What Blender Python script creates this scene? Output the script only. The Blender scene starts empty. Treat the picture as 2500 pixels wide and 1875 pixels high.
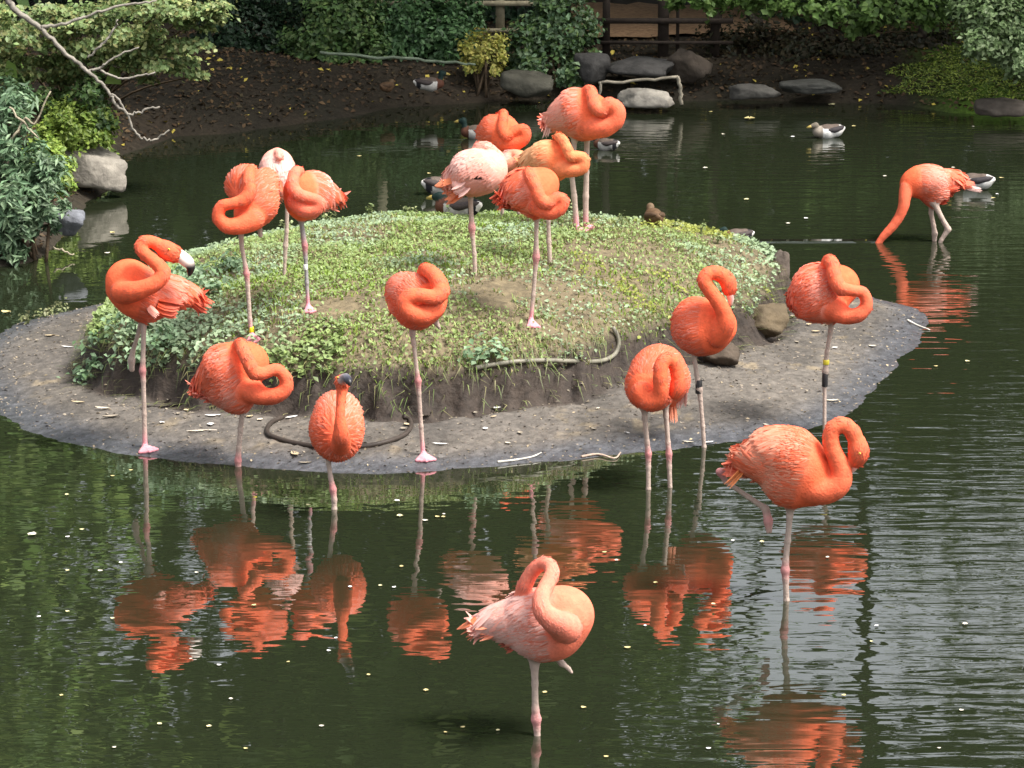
import bpy, math, random
import numpy as np
from mathutils import Vector
random.seed(7)
RNG = np.random.default_rng(7)
SC = bpy.context.scene
COL = SC.collection

# ------------------------------------------------------------------ camera
F, CX, CY = 8000.0, 1250.0, 937.5          # focal length and centre, in pixels of the 2500 x 1875 photograph
CAMH = 3.43
PITCH = math.atan(1817.0 / F)
cam = bpy.data.cameras.new("camera")
cam.sensor_width = 36.0
cam.lens = 36.0 * F / 2500.0
cam.clip_start, cam.clip_end = 0.1, 2000.0
camo = bpy.data.objects.new("camera", cam)
camo.location = (0, 0, CAMH)
camo.rotation_euler = (math.pi / 2 - PITCH, 0, 0)
COL.objects.link(camo)
SC.camera = camo

# ------------------------------------------------------------------ world, sun, exposure
SUN_EL, SUN_AZ = math.radians(58), math.radians(116)   # azimuth clockwise from +Y (north)
w = bpy.data.worlds.new("World")
SC.world = w
w.use_nodes = True
nt = w.node_tree
nt.nodes.clear()
sky = nt.nodes.new("ShaderNodeTexSky")
sky.sky_type = 'NISHITA'
sky.sun_disc = False
sky.sun_elevation = SUN_EL
sky.sun_rotation = SUN_AZ
sky.dust_density = 4.0
sky.air_density = 1.0
sky.ozone_density = 1.0
hs = nt.nodes.new("ShaderNodeHueSaturation")
hs.inputs["Saturation"].default_value = 0.22
bgn = nt.nodes.new("ShaderNodeBackground")
bgn.inputs["Strength"].default_value = 0.15
wo = nt.nodes.new("ShaderNodeOutputWorld")
nt.links.new(sky.outputs[0], hs.inputs["Color"])
nt.links.new(hs.outputs[0], bgn.inputs["Color"])
nt.links.new(bgn.outputs[0], wo.inputs["Surface"])

sl = bpy.data.lights.new("sun", 'SUN')
sl.energy = 3.0
sl.angle = math.radians(16)
sl.color = (1.0, 0.95, 0.88)
so = bpy.data.objects.new("sun", sl)
sd = Vector((math.sin(SUN_AZ) * math.cos(SUN_EL), math.cos(SUN_AZ) * math.cos(SUN_EL), math.sin(SUN_EL)))
so.rotation_euler = sd.to_track_quat('Z', 'Y').to_euler()
so.location = (0, 0, 30)
COL.objects.link(so)

SC.view_settings.view_transform = 'Standard'
SC.view_settings.look = 'None'
SC.view_settings.exposure = 0.92
SC.view_settings.gamma = 1.0
SC.view_settings.use_curve_mapping = False
SC.render.engine = 'CYCLES'
SC.cycles.max_bounces = 6
SC.cycles.diffuse_bounces = 3
SC.cycles.glossy_bounces = 3
SC.cycles.transmission_bounces = 3
SC.cycles.caustics_reflective = False
SC.cycles.caustics_refractive = False


# ------------------------------------------------------------------ helpers
def S(r, g, b):
    def c(u):
        u /= 255.0
        return u / 12.92 if u <= 0.04045 else ((u + 0.055) / 1.055) ** 2.4
    return np.array([c(r), c(g), c(b)])


cp, sp = math.cos(PITCH), math.sin(PITCH)


def ray(px, py):
    u, v = (px - CX) / F, -(py - CY) / F
    return np.array([u, cp + v * sp, -sp + v * cp])


def W(px, py, Y):
    """world point of a photograph position at distance Y"""
    d = ray(px, py)
    t = Y / d[1]
    return np.array([0, 0, CAMH]) + d * t


def Gz(px, py, z=0.0):
    d = ray(px, py)
    t = (z - CAMH) / d[2]
    return np.array([0, 0, CAMH]) + d * t


def ppm(Y):
    return F / (Y * cp + 0.5)


def _h(ix, iy, seed):
    n = (ix.astype(np.int64) * 374761393 + iy.astype(np.int64) * 668265263 + seed * 1442695041) & 0xFFFFFFFF
    n = ((n ^ (n >> 13)) * 1274126177) & 0xFFFFFFFF
    return ((n ^ (n >> 16)) & 0xFFFF) / 65535.0


def vnoise(x, y, seed=0, octv=3):
    x = np.asarray(x, float); y = np.asarray(y, float)
    out = np.zeros(np.broadcast(x, y).shape); a = 1.0; tot = 0.0
    for o in range(octv):
        xi, yi = np.floor(x), np.floor(y)
        fx, fy = x - xi, y - yi
        fx = fx * fx * (3 - 2 * fx); fy = fy * fy * (3 - 2 * fy)
        xi = xi.astype(np.int64); yi = yi.astype(np.int64)
        v = (_h(xi, yi, seed + o) * (1 - fx) + _h(xi + 1, yi, seed + o) * fx) * (1 - fy) + \
            (_h(xi, yi + 1, seed + o) * (1 - fx) + _h(xi + 1, yi + 1, seed + o) * fx) * fy
        out = out + v * a; tot += a
        x = x * 2.03 + 11.3; y = y * 2.03 + 5.7; a *= 0.5
    return out / tot


def sm(a, b, x):
    t = np.clip((x - a) / (b - a), 0, 1)
    return t * t * (3 - 2 * t)


def poly_sd(poly, X, Y):
    """signed distance to a polygon, positive inside"""
    shp = X.shape
    X = X.ravel(); Y = Y.ravel()
    dmin = np.full(X.shape, 1e9); inside = np.zeros(X.shape, bool)
    n = len(poly)
    for i in range(n):
        ax, ay = poly[i]; bx, by = poly[(i + 1) % n]
        ex, ey = bx - ax, by - ay
        t = np.clip(((X - ax) * ex + (Y - ay) * ey) / (ex * ex + ey * ey + 1e-12), 0, 1)
        dmin = np.minimum(dmin, (X - ax - t * ex) ** 2 + (Y - ay - t * ey) ** 2)
        c = ((ay > Y) != (by > Y)) & (X < (bx - ax) * (Y - ay) / (by - ay + 1e-12) + ax)
        inside ^= c
    d = np.sqrt(dmin)
    return np.where(inside, d, -d).reshape(shp)


def smooth_poly(pts, it=2):
    p = np.array(pts, float)
    for _ in range(it):
        q = np.roll(p, -1, 0)
        p = np.stack([0.75 * p + 0.25 * q, 0.25 * p + 0.75 * q], 1).reshape(-1, 2)
    return p


def mesh_obj(name, V, FA, mat=None, parent=None, loc=None, cols=None, smooth=False):
    V = np.asarray(V, float); FA = np.asarray(FA, np.int64)
    if loc is not None:
        V = V - np.asarray(loc)
    me = bpy.data.meshes.new(name)
    k = FA.shape[1]
    me.vertices.add(len(V)); me.vertices.foreach_set("co", V.astype(np.float32).ravel())
    me.loops.add(FA.size); me.loops.foreach_set("vertex_index", FA.astype(np.int32).ravel())
    me.polygons.add(len(FA)); me.polygons.foreach_set("loop_start", np.arange(0, FA.size, k, dtype=np.int32))
    try:
        me.polygons.foreach_set("loop_total", np.full(len(FA), k, dtype=np.int32))
    except Exception:
        pass
    if smooth:
        me.polygons.foreach_set("use_smooth", np.ones(len(FA), bool))
    me.update(calc_edges=True)
    if cols is not None:
        at = me.color_attributes.new("Col", 'FLOAT_COLOR', 'POINT')
        c = np.ones((len(V), 4), np.float32); c[:, :3] = np.clip(cols, 0, 1)
        at.data.foreach_set("color", c.ravel())
    if mat: me.materials.append(mat)
    o = bpy.data.objects.new(name, me)
    COL.objects.link(o)
    if parent is not None:
        o.parent = parent
        if loc is None: pass
    elif loc is not None:
        o.location = loc
    return o


def thing(name, label, cat, loc, group=None):
    o = bpy.data.objects.new(name, None)
    o.empty_display_size = 0.1
    COL.objects.link(o)
    o.location = loc
    o['label'] = label; o['category'] = cat
    if group: o['group'] = group
    return o


def tag(o, label, cat, group=None):
    o['label'] = label; o['category'] = cat
    if group: o['group'] = group
    return o


class MB:
    def __init__(s): s.V = []; s.F = []; s.C = []; s.n = 0
    def add(s, V, FA, col=None):
        V = np.asarray(V, float); FA = np.asarray(FA, np.int64)
        if FA.shape[1] == 3: FA = np.concatenate([FA, FA[:, 2:3]], 1) if False else FA
        s.V.append(V); s.F.append(FA + s.n); s.n += len(V)
        if col is None: col = np.array([.5, .5, .5])
        s.C.append(np.broadcast_to(np.asarray(col, float), (len(V), 3)))
    def build(s, name, mat, parent=None, loc=None, smooth=False):
        tri = []
        for f in s.F:
            if f.shape[1] == 4: tri += [f[:, [0, 1, 2]], f[:, [0, 2, 3]]]
            else: tri.append(f)
        return mesh_obj(name, np.concatenate(s.V), np.concatenate(tri), mat, parent, loc, np.concatenate(s.C), smooth)


def catmull(P, n=6):
    P = np.array(P, float)
    if len(P) < 3: 
        t = np.linspace(0, 1, n + 1)[:, None]
        return P[0] * (1 - t) + P[-1] * t
    Q = np.vstack([2 * P[0] - P[1], P, 2 * P[-1] - P[-2]])
    out = []
    for i in range(1, len(Q) - 2):
        p0, p1, p2, p3 = Q[i - 1], Q[i], Q[i + 1], Q[i + 2]
        for t in np.linspace(0, 1, n, endpoint=False):
            out.append(0.5 * ((2 * p1) + (-p0 + p2) * t + (2 * p0 - 5 * p1 + 4 * p2 - p3) * t * t + (-p0 + 3 * p1 - 3 * p2 + p3) * t ** 3))
    out.append(Q[-2])
    return np.array(out)


def tube(mb, P, R, sides=8, col=None, cols=None, flat=1.0):
    """tube through points P with radii R, capped"""
    P = np.asarray(P, float); R = np.broadcast_to(np.asarray(R, float), (len(P),))
    T = np.gradient(P, axis=0); T /= np.linalg.norm(T, axis=1)[:, None] + 1e-12
    up = np.array([0, 0, 1.0]) if abs(T[0][2]) < .9 else np.array([1.0, 0, 0])
    V = []; C = []
    a = np.linspace(0, 2 * math.pi, sides, endpoint=False)
    N = np.cross(T[0], up); N /= np.linalg.norm(N)
    for i in range(len(P)):
        N = N - T[i] * (N @ T[i]); N /= np.linalg.norm(N) + 1e-12
        B = np.cross(T[i], N)
        V.append(P[i] + R[i] * (np.cos(a)[:, None] * N + flat * np.sin(a)[:, None] * B))
        if cols is not None: C.append(np.repeat(cols[i][None], sides, 0))
    V = np.concatenate(V + [P[:1], P[-1:]])
    Fq = []
    for i in range(len(P) - 1):
        for j in range(sides):
            k = (j + 1) % sides
            Fq.append([i * sides + j, i * sides + k, (i + 1) * sides + k, (i + 1) * sides + j])
    c0, c1 = len(V) - 2, len(V) - 1
    L = (len(P) - 1) * sides
    Ft = [[c0, (j + 1) % sides, j] for j in range(sides)] + [[c1, L + j, L + (j + 1) % sides] for j in range(sides)]
    Fq = np.array(Fq)
    FF = np.concatenate([Fq[:, [0, 1, 2]], Fq[:, [0, 2, 3]], np.array(Ft)])
    if cols is not None: col = np.concatenate(C + [cols[:1], cols[-1:]])
    mb.add(V, FF, col)


# ------------------------------------------------------------------ materials
def attr_mat(name, rough=0.7, bump=0.0, bscale=60.0, trans=0.0, spec=0.3, var=0.0, vscale=20.0, stretch=(1, 1, 1)):
    m = bpy.data.materials.new(name); m.use_nodes = True
    n = m.node_tree; b = n.nodes["Principled BSDF"]
    a = n.nodes.new("ShaderNodeAttribute"); a.attribute_name = "Col"
    src = a.outputs["Color"]
    tc = n.nodes.new("ShaderNodeTexCoord")
    mp = n.nodes.new("ShaderNodeMapping"); mp.inputs["Scale"].default_value = stretch
    n.links.new(tc.outputs["Object"], mp.inputs["Vector"])
    if var > 0:
        nz = n.nodes.new("ShaderNodeTexNoise"); nz.inputs["Scale"].default_value = vscale; nz.inputs["Detail"].default_value = 4
        n.links.new(mp.outputs[0], nz.inputs["Vector"])
        mr = n.nodes.new("ShaderNodeMapRange")
        mr.inputs[1].default_value = .3; mr.inputs[2].default_value = .7
        mr.inputs[3].default_value = 1 - var; mr.inputs[4].default_value = 1 + var
        n.links.new(nz.outputs[0], mr.inputs[0])
        mx = n.nodes.new("ShaderNodeVectorMath"); mx.operation = 'SCALE'
        n.links.new(src, mx.inputs[0]); n.links.new(mr.outputs[0], mx.inputs["Scale"])
        src = mx.outputs[0]
    n.links.new(src, b.inputs["Base Color"])
    b.inputs["Roughness"].default_value = rough
    b.inputs["Specular IOR Level"].default_value = spec
    if bump > 0:
        nz = n.nodes.new("ShaderNodeTexNoise"); nz.inputs["Scale"].default_value = bscale; nz.inputs["Detail"].default_value = 5
        n.links.new(mp.outputs[0], nz.inputs["Vector"])
        bp = n.nodes.new("ShaderNodeBump"); bp.inputs["Strength"].default_value = 1; bp.inputs["Distance"].default_value = bump
        n.links.new(nz.outputs[0], bp.inputs["Height"]); n.links.new(bp.outputs[0], b.inputs["Normal"])
    if trans > 0:
        t = n.nodes.new("ShaderNodeBsdfTranslucent"); n.links.new(src, t.inputs["Color"])
        mxs = n.nodes.new("ShaderNodeMixShader"); mxs.inputs[0].default_value = trans
        out = n.nodes["Material Output"]
        n.links.new(b.outputs[0], mxs.inputs[1]); n.links.new(t.outputs[0], mxs.inputs[2]); n.links.new(mxs.outputs[0], out.inputs["Surface"])
    return m


M_leaf = attr_mat("leaf", .5, trans=.25, spec=.4)
M_farleaf = attr_mat("tree_leaf", .55, trans=.3, spec=.2)
M_bark = attr_mat("bark", .9, bump=.01, bscale=30, var=.3, vscale=15)
M_rock = attr_mat("rock", .85, bump=.012, bscale=25, var=.35, vscale=9)
M_bird = attr_mat("plumage", .8, bump=.003, bscale=110, spec=.15, var=.13, vscale=38)
M_feather = attr_mat("feather", .7, trans=.15, spec=.25)
M_smooth = attr_mat("horn", .4, spec=.5)
M_duck = attr_mat("duck_plumage", .7, bump=.002, bscale=150, spec=.25, var=.15, vscale=60)
M_litter = attr_mat("litter", .7, spec=.3)
M_hose = attr_mat("rubber_hose", .55, bump=.001, bscale=80, var=.25, vscale=12)
M_wood = attr_mat("timber", .85, bump=.004, bscale=40, var=.3, vscale=20)


def ground_mat(name, wet=False):
    m = attr_mat(name, .9, bump=.012, bscale=34, var=.32, vscale=26)
    if wet:
        n = m.node_tree; b = n.nodes["Principled BSDF"]
        g = n.nodes.new("ShaderNodeNewGeometry"); sx = n.nodes.new("ShaderNodeSeparateXYZ")
        n.links.new(g.outputs["Position"], sx.inputs[0])
        mr = n.nodes.new("ShaderNodeMapRange")
        mr.inputs[1].default_value = .0; mr.inputs[2].default_value = .06; mr.inputs[3].default_value = .30; mr.inputs[4].default_value = .85
        n.links.new(sx.outputs[2], mr.inputs[0]); n.links.new(mr.outputs[0], b.inputs["Roughness"])
        b.inputs["Specular IOR Level"].default_value = .5
    return m


M_ground = ground_mat("ground")
M_mud = ground_mat("mud", True)


def water_mat():
    m = bpy.data.materials.new("pond_water"); m.use_nodes = True
    n = m.node_tree; n.nodes.clear()
    out = n.nodes.new("ShaderNodeOutputMaterial")
    dif = n.nodes.new("ShaderNodeBsdfDiffuse"); dif.inputs["Color"].default_value = (.017, .022, .011, 1)
    gl = n.nodes.new("ShaderNodeBsdfGlossy"); gl.inputs["Roughness"].default_value = .012; gl.inputs["Color"].default_value = (1, 1, 1, 1)
    fr = n.nodes.new("ShaderNodeFresnel"); fr.inputs["IOR"].default_value = 2.7
    mx = n.nodes.new("ShaderNodeMixShader")
    tc = n.nodes.new("ShaderNodeTexCoord")
    sep = n.nodes.new("ShaderNodeSeparateXYZ"); n.links.new(tc.outputs["Object"], sep.inputs[0])
    def noise(scale, sx, sy, detail, dist=0.0):
        mp = n.nodes.new("ShaderNodeMapping"); mp.inputs["Scale"].default_value = (sx, sy, 1)
        n.links.new(tc.outputs["Object"], mp.inputs[0])
        z = n.nodes.new("ShaderNodeTexNoise"); z.inputs["Scale"].default_value = scale; z.inputs["Detail"].default_value = detail
        z.inputs["Distortion"].default_value = dist
        n.links.new(mp.outputs[0], z.inputs["Vector"]); return z.outputs[0]
    def math_(op, a, b):
        k = n.nodes.new("ShaderNodeMath"); k.operation = op
        for i, v in enumerate((a, b)):
            if isinstance(v, (int, float)): k.inputs[i].default_value = v
            else: n.links.new(v, k.inputs[i])
        return k.outputs[0]
    calm = math_('MULTIPLY', noise(4.0, 1, 1.3, 2, .4), .0015)
    fine = math_('MULTIPLY', noise(13.0, .8, 1.2, 1.5), .00028)
    rip = math_('MULTIPLY', noise(11.0, .22, 1.0, 2.0, .3), .0042)
    mr = n.nodes.new("ShaderNodeMapRange"); mr.interpolation_type = 'SMOOTHSTEP'
    patch = noise(.55, 1, .6, 2)
    xm = math_('ADD', sep.outputs[0], math_('MULTIPLY', math_('SUBTRACT', patch, .5), 3.0))
    n.links.new(xm, mr.inputs[0])
    mr.inputs[1].default_value = .2; mr.inputs[2].default_value = 1.6; mr.inputs[3].default_value = .15; mr.inputs[4].default_value = 1.0
    wy = Gz(2000, 589)[1]; xa, xb = Gz(1850, 589)[0], Gz(2150, 589)[0]
    dy_ = math_('DIVIDE', math_('SUBTRACT', sep.outputs[1], wy), .045)
    rid = math_('POWER', 2.718, math_('MULTIPLY', math_('MULTIPLY', dy_, dy_), -1.0))
    inx = math_('MULTIPLY', math_('GREATER_THAN', sep.outputs[0], xa), math_('LESS_THAN', sep.outputs[0], xb))
    wake = math_('MULTIPLY', math_('MULTIPLY', rid, inx), .012)
    h = math_('ADD', math_('ADD', math_('ADD', calm, wake), fine), math_('MULTIPLY', rip, mr.outputs[0]))
    bp = n.nodes.new("ShaderNodeBump"); bp.inputs["Strength"].default_value = 1; bp.inputs["Distance"].default_value = 1.0
    n.links.new(h, bp.inputs["Height"])
    for nd in (gl, fr): n.links.new(bp.outputs[0], nd.inputs["Normal"])
    n.links.new(fr.outputs[0], mx.inputs[0]); n.links.new(dif.outputs[0], mx.inputs[1]); n.links.new(gl.outputs[0], mx.inputs[2])
    n.links.new(mx.outputs[0], out.inputs["Surface"])
    return m


M_water = water_mat()


# ------------------------------------------------------------------ island and banks
def px_poly(pts, z=0.0, it=2):
    return smooth_poly([Gz(x, y, z)[:2] for x, y in pts], it)


mud_poly = px_poly([(-120, 900), (0, 1010), (100, 1062), (250, 1100), (450, 1128), (700, 1152), (1000, 1158), (1200, 1142), (1400, 1122),
                    (1500, 1108), (1650, 1096), (1800, 1078), (1950, 1060), (2080, 1012), (2165, 930), (2215, 860), (2265, 790),
                    (2255, 757), (2180, 735), (2050, 712), (1850, 682), (1500, 662), (1100, 656), (700, 668), (480, 696), (270, 736), (120, 768), (0, 805)])
mound_poly = px_poly([(195, 925), (330, 945), (480, 985), (700, 1000), (1000, 1005), (1200, 988), (1400, 958), (1540, 915), (1680, 870),
                      (1780, 850), (1900, 800), (1935, 745), (1895, 695), (1700, 652), (1300, 636), (950, 638), (700, 658), (480, 704), (340, 752), (235, 820), (190, 880)], .10)


def island_h(X, Y):
    a = poly_sd(mud_poly, X, Y) + (vnoise(X * 3, Y * 3, 33) - .5) * .09 + (vnoise(X * 17, Y * 17, 34) - .5) * .03 + (vnoise(X * 60, Y * 60, 38) - .5) * .02
    b = poly_sd(mound_poly, X, Y) + (vnoise(X * 4, Y * 4, 31) - .5) * .16 + (vnoise(X * 12, Y * 12, 36) - .5) * .09
    z = np.where(a > 0, .12 * (1 - np.exp(-a * 1.6)), a * .35)
    z = z + (vnoise(X * 9, Y * 9, 3) - .5) * .018 * sm(.0, .15, a) + (vnoise(X * 30, Y * 30, 4) - .5) * .015 * sm(.0, .1, a)
    z = z - np.exp(-((b + .02) / .045) ** 2) * .02 * sm(.35, .6, vnoise(X * 6, Y * 6, 35)) + sm(-.02, .085, b) * .125 + (vnoise(X * 22, Y * 22, 37) - .5) * .05 * sm(-.06, .0, b) * (1 - sm(.06, .12, b)) + .30 * (1 - np.exp(-np.clip(b, 0, 9) / .40))
    z = z + sm(.05, .3, b) * (vnoise(X * 3, Y * 3, 9) - .5) * .06
    return np.maximum(z, -.5)


def hit_island(px, py):
    d = ray(px, py); o = np.array([0, 0, CAMH])
    t = np.arange(11.5, 19.0, .01) / d[1]
    P = o + d * t[:, None]
    h = np.maximum(island_h(P[:, 0], P[:, 1]), 0)
    m = P[:, 2] < h
    k = np.argmax(m) if m.any() else int(np.argmin(P[:, 2] - h + 9 * (P[:, 1] > 18)))
    return np.array([P[k, 0], P[k, 1], min(P[k, 2], max(h[k], 0))])


pond_shore = [(-1500, 1500), (-900, 980), (-300, 730), (-60, 655), (70, 640), (130, 602), (185, 560), (200, 500), (270, 462), (300, 430), (305, 380), (420, 335), (560, 326), (700, 306), (850, 286), (950, 264), (1100, 256),
              (1250, 245), (1450, 240), (1650, 248), (1800, 244), (2000, 250), (2200, 256), (2330, 276), (2500, 288), (2900, 330), (4200, 700)]
pp = [Gz(x, y)[:2] for x, y in pond_shore]
pond_poly = np.array([(-9, 3.0), (-7, 9.0)] + [tuple(q) for q in pp[1:-1]] + [(8.5, 14), (9, 3.0)])


def bank_h(X, Y):
    s = -poly_sd(pond_poly, X, Y) + (vnoise(X * 3, Y * 3, 41) - .5) * .12
    z = np.where(s > 0, .32 * (1 - np.exp(-s / .55)), s * .6)
    z = z + sm(0, .2, s) * ((vnoise(X * 8, Y * 8, 21) - .5) * .05 + (vnoise(X * .4, Y * .4, 22) - .5) * .12)
    return np.maximum(z, -.9)


def grid_mesh(xs, ys, hf):
    X, Y = np.meshgrid(xs, ys)
    Z = hf(X, Y)
    V = np.stack([X, Y, Z], -1).reshape(-1, 3)
    nx, ny = len(xs), len(ys)
    i = (np.arange(ny - 1)[:, None] * nx + np.arange(nx - 1)[None]).ravel()
    return V, np.stack([i, i + 1, i + nx + 1, i + nx], 1)


# ground sheet with the pond basin sunk into it
xs = np.concatenate([np.linspace(-300, -12, 14), np.arange(-11, -5, .4), np.arange(-5, 5.01, .07), np.arange(5.4, 11, .4), np.linspace(12, 300, 14)])
ys = np.concatenate([np.linspace(-200, 2, 10), np.arange(2.6, 15, .5), np.arange(15, 29.5, .07), np.linspace(30, 500, 24)])
V, Fq = grid_mesh(xs, ys, bank_h)
nn = vnoise(V[:, 0] * 2, V[:, 1] * 2, 51)
n2 = vnoise(V[:, 0] * 9, V[:, 1] * 9, 52)
c = S(54, 45, 35)[None] * (1 - nn[:, None]) + S(38, 36, 27)[None] * nn[:, None]
c = c * (.7 + .6 * n2[:, None])
gr = sm(2.95, 3.5, V[:, 0]) * sm(.45, .6, vnoise(V[:, 0] * 1.5, V[:, 1] * 1.5, 53) + .25)
c = c * (1 - gr[:, None]) + S(84, 112, 38)[None] * gr[:, None]
o = mesh_obj("ground", V, Fq, M_ground, cols=c, smooth=True); o['kind'] = 'structure'

# path beyond the fence
V, Fq = grid_mesh(np.arange(.5, 2.4, .1), np.arange(26.4, 28.9, .25), lambda X, Y: bank_h(X, Y) + .03)
c = S(150, 120, 92)[None] * (.8 + .4 * vnoise(V[:, 0] * 4, V[:, 1] * 4, 77)[:, None])
o = mesh_obj("path", V, Fq, M_ground, cols=c, smooth=True); o['kind'] = 'structure'

# island
V, Fq = grid_mesh(np.arange(-2.75, 2.75, .018), np.arange(12.9, 18.4, .018), island_h)
a = poly_sd(mud_poly, V[:, 0], V[:, 1]); b = poly_sd(mound_poly, V[:, 0], V[:, 1]) + (vnoise(V[:, 0] * 4, V[:, 1] * 4, 31) - .5) * .16 + (vnoise(V[:, 0] * 12, V[:, 1] * 12, 36) - .5) * .09
keep = a > -.6
n1 = vnoise(V[:, 0] * 3, V[:, 1] * 3, 61); n2 = vnoise(V[:, 0] * 14, V[:, 1] * 14, 62); n3 = vnoise(V[:, 0] * 40, V[:, 1] * 40, 63)
mud = S(104, 98, 92)[None] * (1 - n1[:, None]) + S(124, 116, 106)[None] * n1[:, None]
straw = sm(.60, .72, n2) * sm(.42, .6, vnoise(V[:, 0] * 1.7, V[:, 1] * 1.7, 64)) * sm(.1, .3, a)
mud = mud * (1 - straw[:, None] * .6) + S(168, 150, 120)[None] * straw[:, None] * .6
damp = sm(.45, .65, vnoise(V[:, 0] * 2.3, V[:, 1] * 2.3, 66))[:, None]
mud = mud * (.52 + .34 * n3[:, None]) * (1 - .3 * damp)
wetc = S(84, 85, 89)[None] * (.55 + .6 * n3[:, None])
wt = 1 - sm(.05, .28, a)
mud = mud * (1 - wt[:, None]) + wetc * wt[:, None]
earth = S(56, 47, 40)[None] * (.6 + .8 * n2[:, None])  # bare soil, darkened to paint in the shade of the undercut edge
undercut_shade = sm(-.10, -.01, b) * (1 - sm(.07, .11, b))
mud = mud * (1 - undercut_shade[:, None]) + earth * undercut_shade[:, None]
soil = S(112, 100, 76)[None] * (.6 + .6 * n3[:, None])
gm = sm(.05, .12, b)
c = mud * (1 - gm[:, None]) + soil * gm[:, None]
o = mesh_obj("island", V, Fq, M_mud, cols=c, smooth=True); o['kind'] = 'structure'

# water sheet
V = np.array([[-30, -4, 0], [30, -4, 0], [30, 27, 0], [-30, 27, 0]], float)
o = mesh_obj("water", V, [[0, 1, 2, 3]], M_water); o['kind'] = 'structure'


# ------------------------------------------------------------------ leaves
def leaves(P, N, size, col, aspect=.55, fold=.25, rng=RNG):
    """leaf quads (two triangles folded on the midrib). P centres, N leaf normals, size per leaf, col per leaf"""
    n = len(P)
    N = N / (np.linalg.norm(N, axis=1)[:, None] + 1e-9)
    A = rng.normal(size=(n, 3)); A -= N * (A * N).sum(1)[:, None]; A /= np.linalg.norm(A, axis=1)[:, None] + 1e-9
    B = np.cross(N, A)
    s = np.broadcast_to(size, (n,))[:, None]
    v0 = P - A * s * .5
    v2 = P + A * s * .5 - N * s * .12
    v1 = P + B * s * aspect * .5 + N * s * fold * .4
    v3 = P - B * s * aspect * .5 + N * s * fold * .4
    V = np.stack([v0, v1, v2, v3], 1).reshape(-1, 3)
    i = np.arange(n)[:, None] * 4
    FA = np.concatenate([i + [[0, 1, 2]], i + [[0, 2, 3]]])
    C = np.repeat(col, 4, 0)
    return V, FA, C


def palette(n, cols, var=.3, rng=RNG):
    cols = np.array(cols)
    k = rng.integers(0, len(cols), n)
    m = rng.random(n)[:, None]
    c = cols[k] * (1 - m * .5) + cols[(k + 1) % len(cols)] * m * .5
    return c * (1 - var + 2 * var * rng.random((n, 1)))


def blob_cloud(blobs, n, clump=.5, ncl=None, shell=.75, rng=RNG):
    """points spread through ellipsoids (cx,cy,cz,rx,ry,rz), gathered in clumps"""
    B = np.array(blobs, float)
    vol = B[:, 3] * B[:, 4] * B[:, 5]; vol = vol ** .7; pr = vol / vol.sum()
    ncl = ncl or max(8, n // 35)
    k = rng.choice(len(B), ncl, p=pr)
    d = rng.normal(size=(ncl, 3)); d /= np.linalg.norm(d, axis=1)[:, None]
    r = (shell + (1 - shell) * rng.random(ncl)) ** 1.0
    r = np.where(rng.random(ncl) < .25, r * rng.random(ncl), r)
    Cc = B[k, :3] + d * r[:, None] * B[k, 3:]
    cl = rng.integers(0, ncl, n)
    P = Cc[cl] + rng.normal(size=(n, 3)) * clump * (B[k[cl], 3:].mean(1))[:, None] * .32
    N = d[cl] * .7 + np.array([0, -.25, .8]) + rng.normal(size=(n, 3)) * .45
    return P, N, cl, Cc


def shrub(name, label, cat, pxblobs, Y, n, size, cols, group=None, clump=.5, aspect=.6, stems=3, depth=.8, base=None, flat=1.0):
    """a bush placed by crown blobs (px, py, rx, ry, dY)"""
    s = ppm(Y)
    bl = []
    for (px, py, rx, ry, dY) in pxblobs:
        p = W(px, py, Y + dY)
        bl.append((*p, rx / s, max(rx, ry) / s * depth, ry / s))
    bl = np.array(bl)
    bx, by = bl[:, 0].mean(), bl[:, 1].mean()
    bz = float(bank_h(np.array([[bx]]), np.array([[by]]))[0, 0]) - .05
    if base is not None: bx, by, bz = base
    loc = (bx, by, bz)
    t = thing(name, label, cat, loc, group)
    P, N, cl, Cc = blob_cloud(bl, n, clump, ncl=(n // 110 if flat < 1 else None))
    if flat < 1:
        P[:, 2] = Cc[cl][:, 2] + (P[:, 2] - Cc[cl][:, 2]) * flat - .16 * ((P[:, 0] - Cc[cl][:, 0]) ** 2 + (P[:, 1] - Cc[cl][:, 1]) ** 2) ** .5
    g = bank_h(P[:, 0], P[:, 1]) + .01
    P[:, 2] = np.maximum(P[:, 2], g + RNG.random(n) * .03)
    c = palette(n, cols)
    cv = .75 + .5 * RNG.random(cl.max() + 1)
    c = c * cv[cl][:, None]
    V, FA, C = leaves(P, N, size * (.7 + .6 * RNG.random(n)), c, aspect)
    o = mesh_obj("foliage", V, FA, M_leaf, t, loc, C); o['kind'] = 'stuff'
    mb = MB()
    for i in range(min(len(Cc), 14)):
        e = Cc[RNG.integers(0, len(Cc))]
        b0 = np.array(loc) + np.array([RNG.normal() * .04, RNG.normal() * .04, 0])
        mid = b0 * .5 + e * .5 + np.array([0, 0, .08])
        tube(mb, catmull([b0, mid, e], 4), np.linspace(.012, .004, 9), 5, S(84, 70, 54))
    o = mb.build("stem", M_bark, t, loc, True)
    return t


GREEN = [S(70, 96, 52), S(92, 122, 66), S(54, 82, 48), S(112, 134, 76)]
BLUEG = [S(84, 112, 80), S(114, 142, 106), S(62, 88, 60), S(138, 160, 124)]
LIME = [S(128, 150, 62), S(148, 166, 80), S(100, 128, 52)]
YEL = [S(176, 172, 84), S(150, 160, 76), S(196, 186, 104)]
HORN = [S(116, 140, 84), S(138, 158, 102), S(92, 118, 70), S(152, 164, 108), S(140, 138, 88)]
DARK = [S(42, 66, 44), S(54, 78, 50), S(34, 54, 38)]

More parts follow.
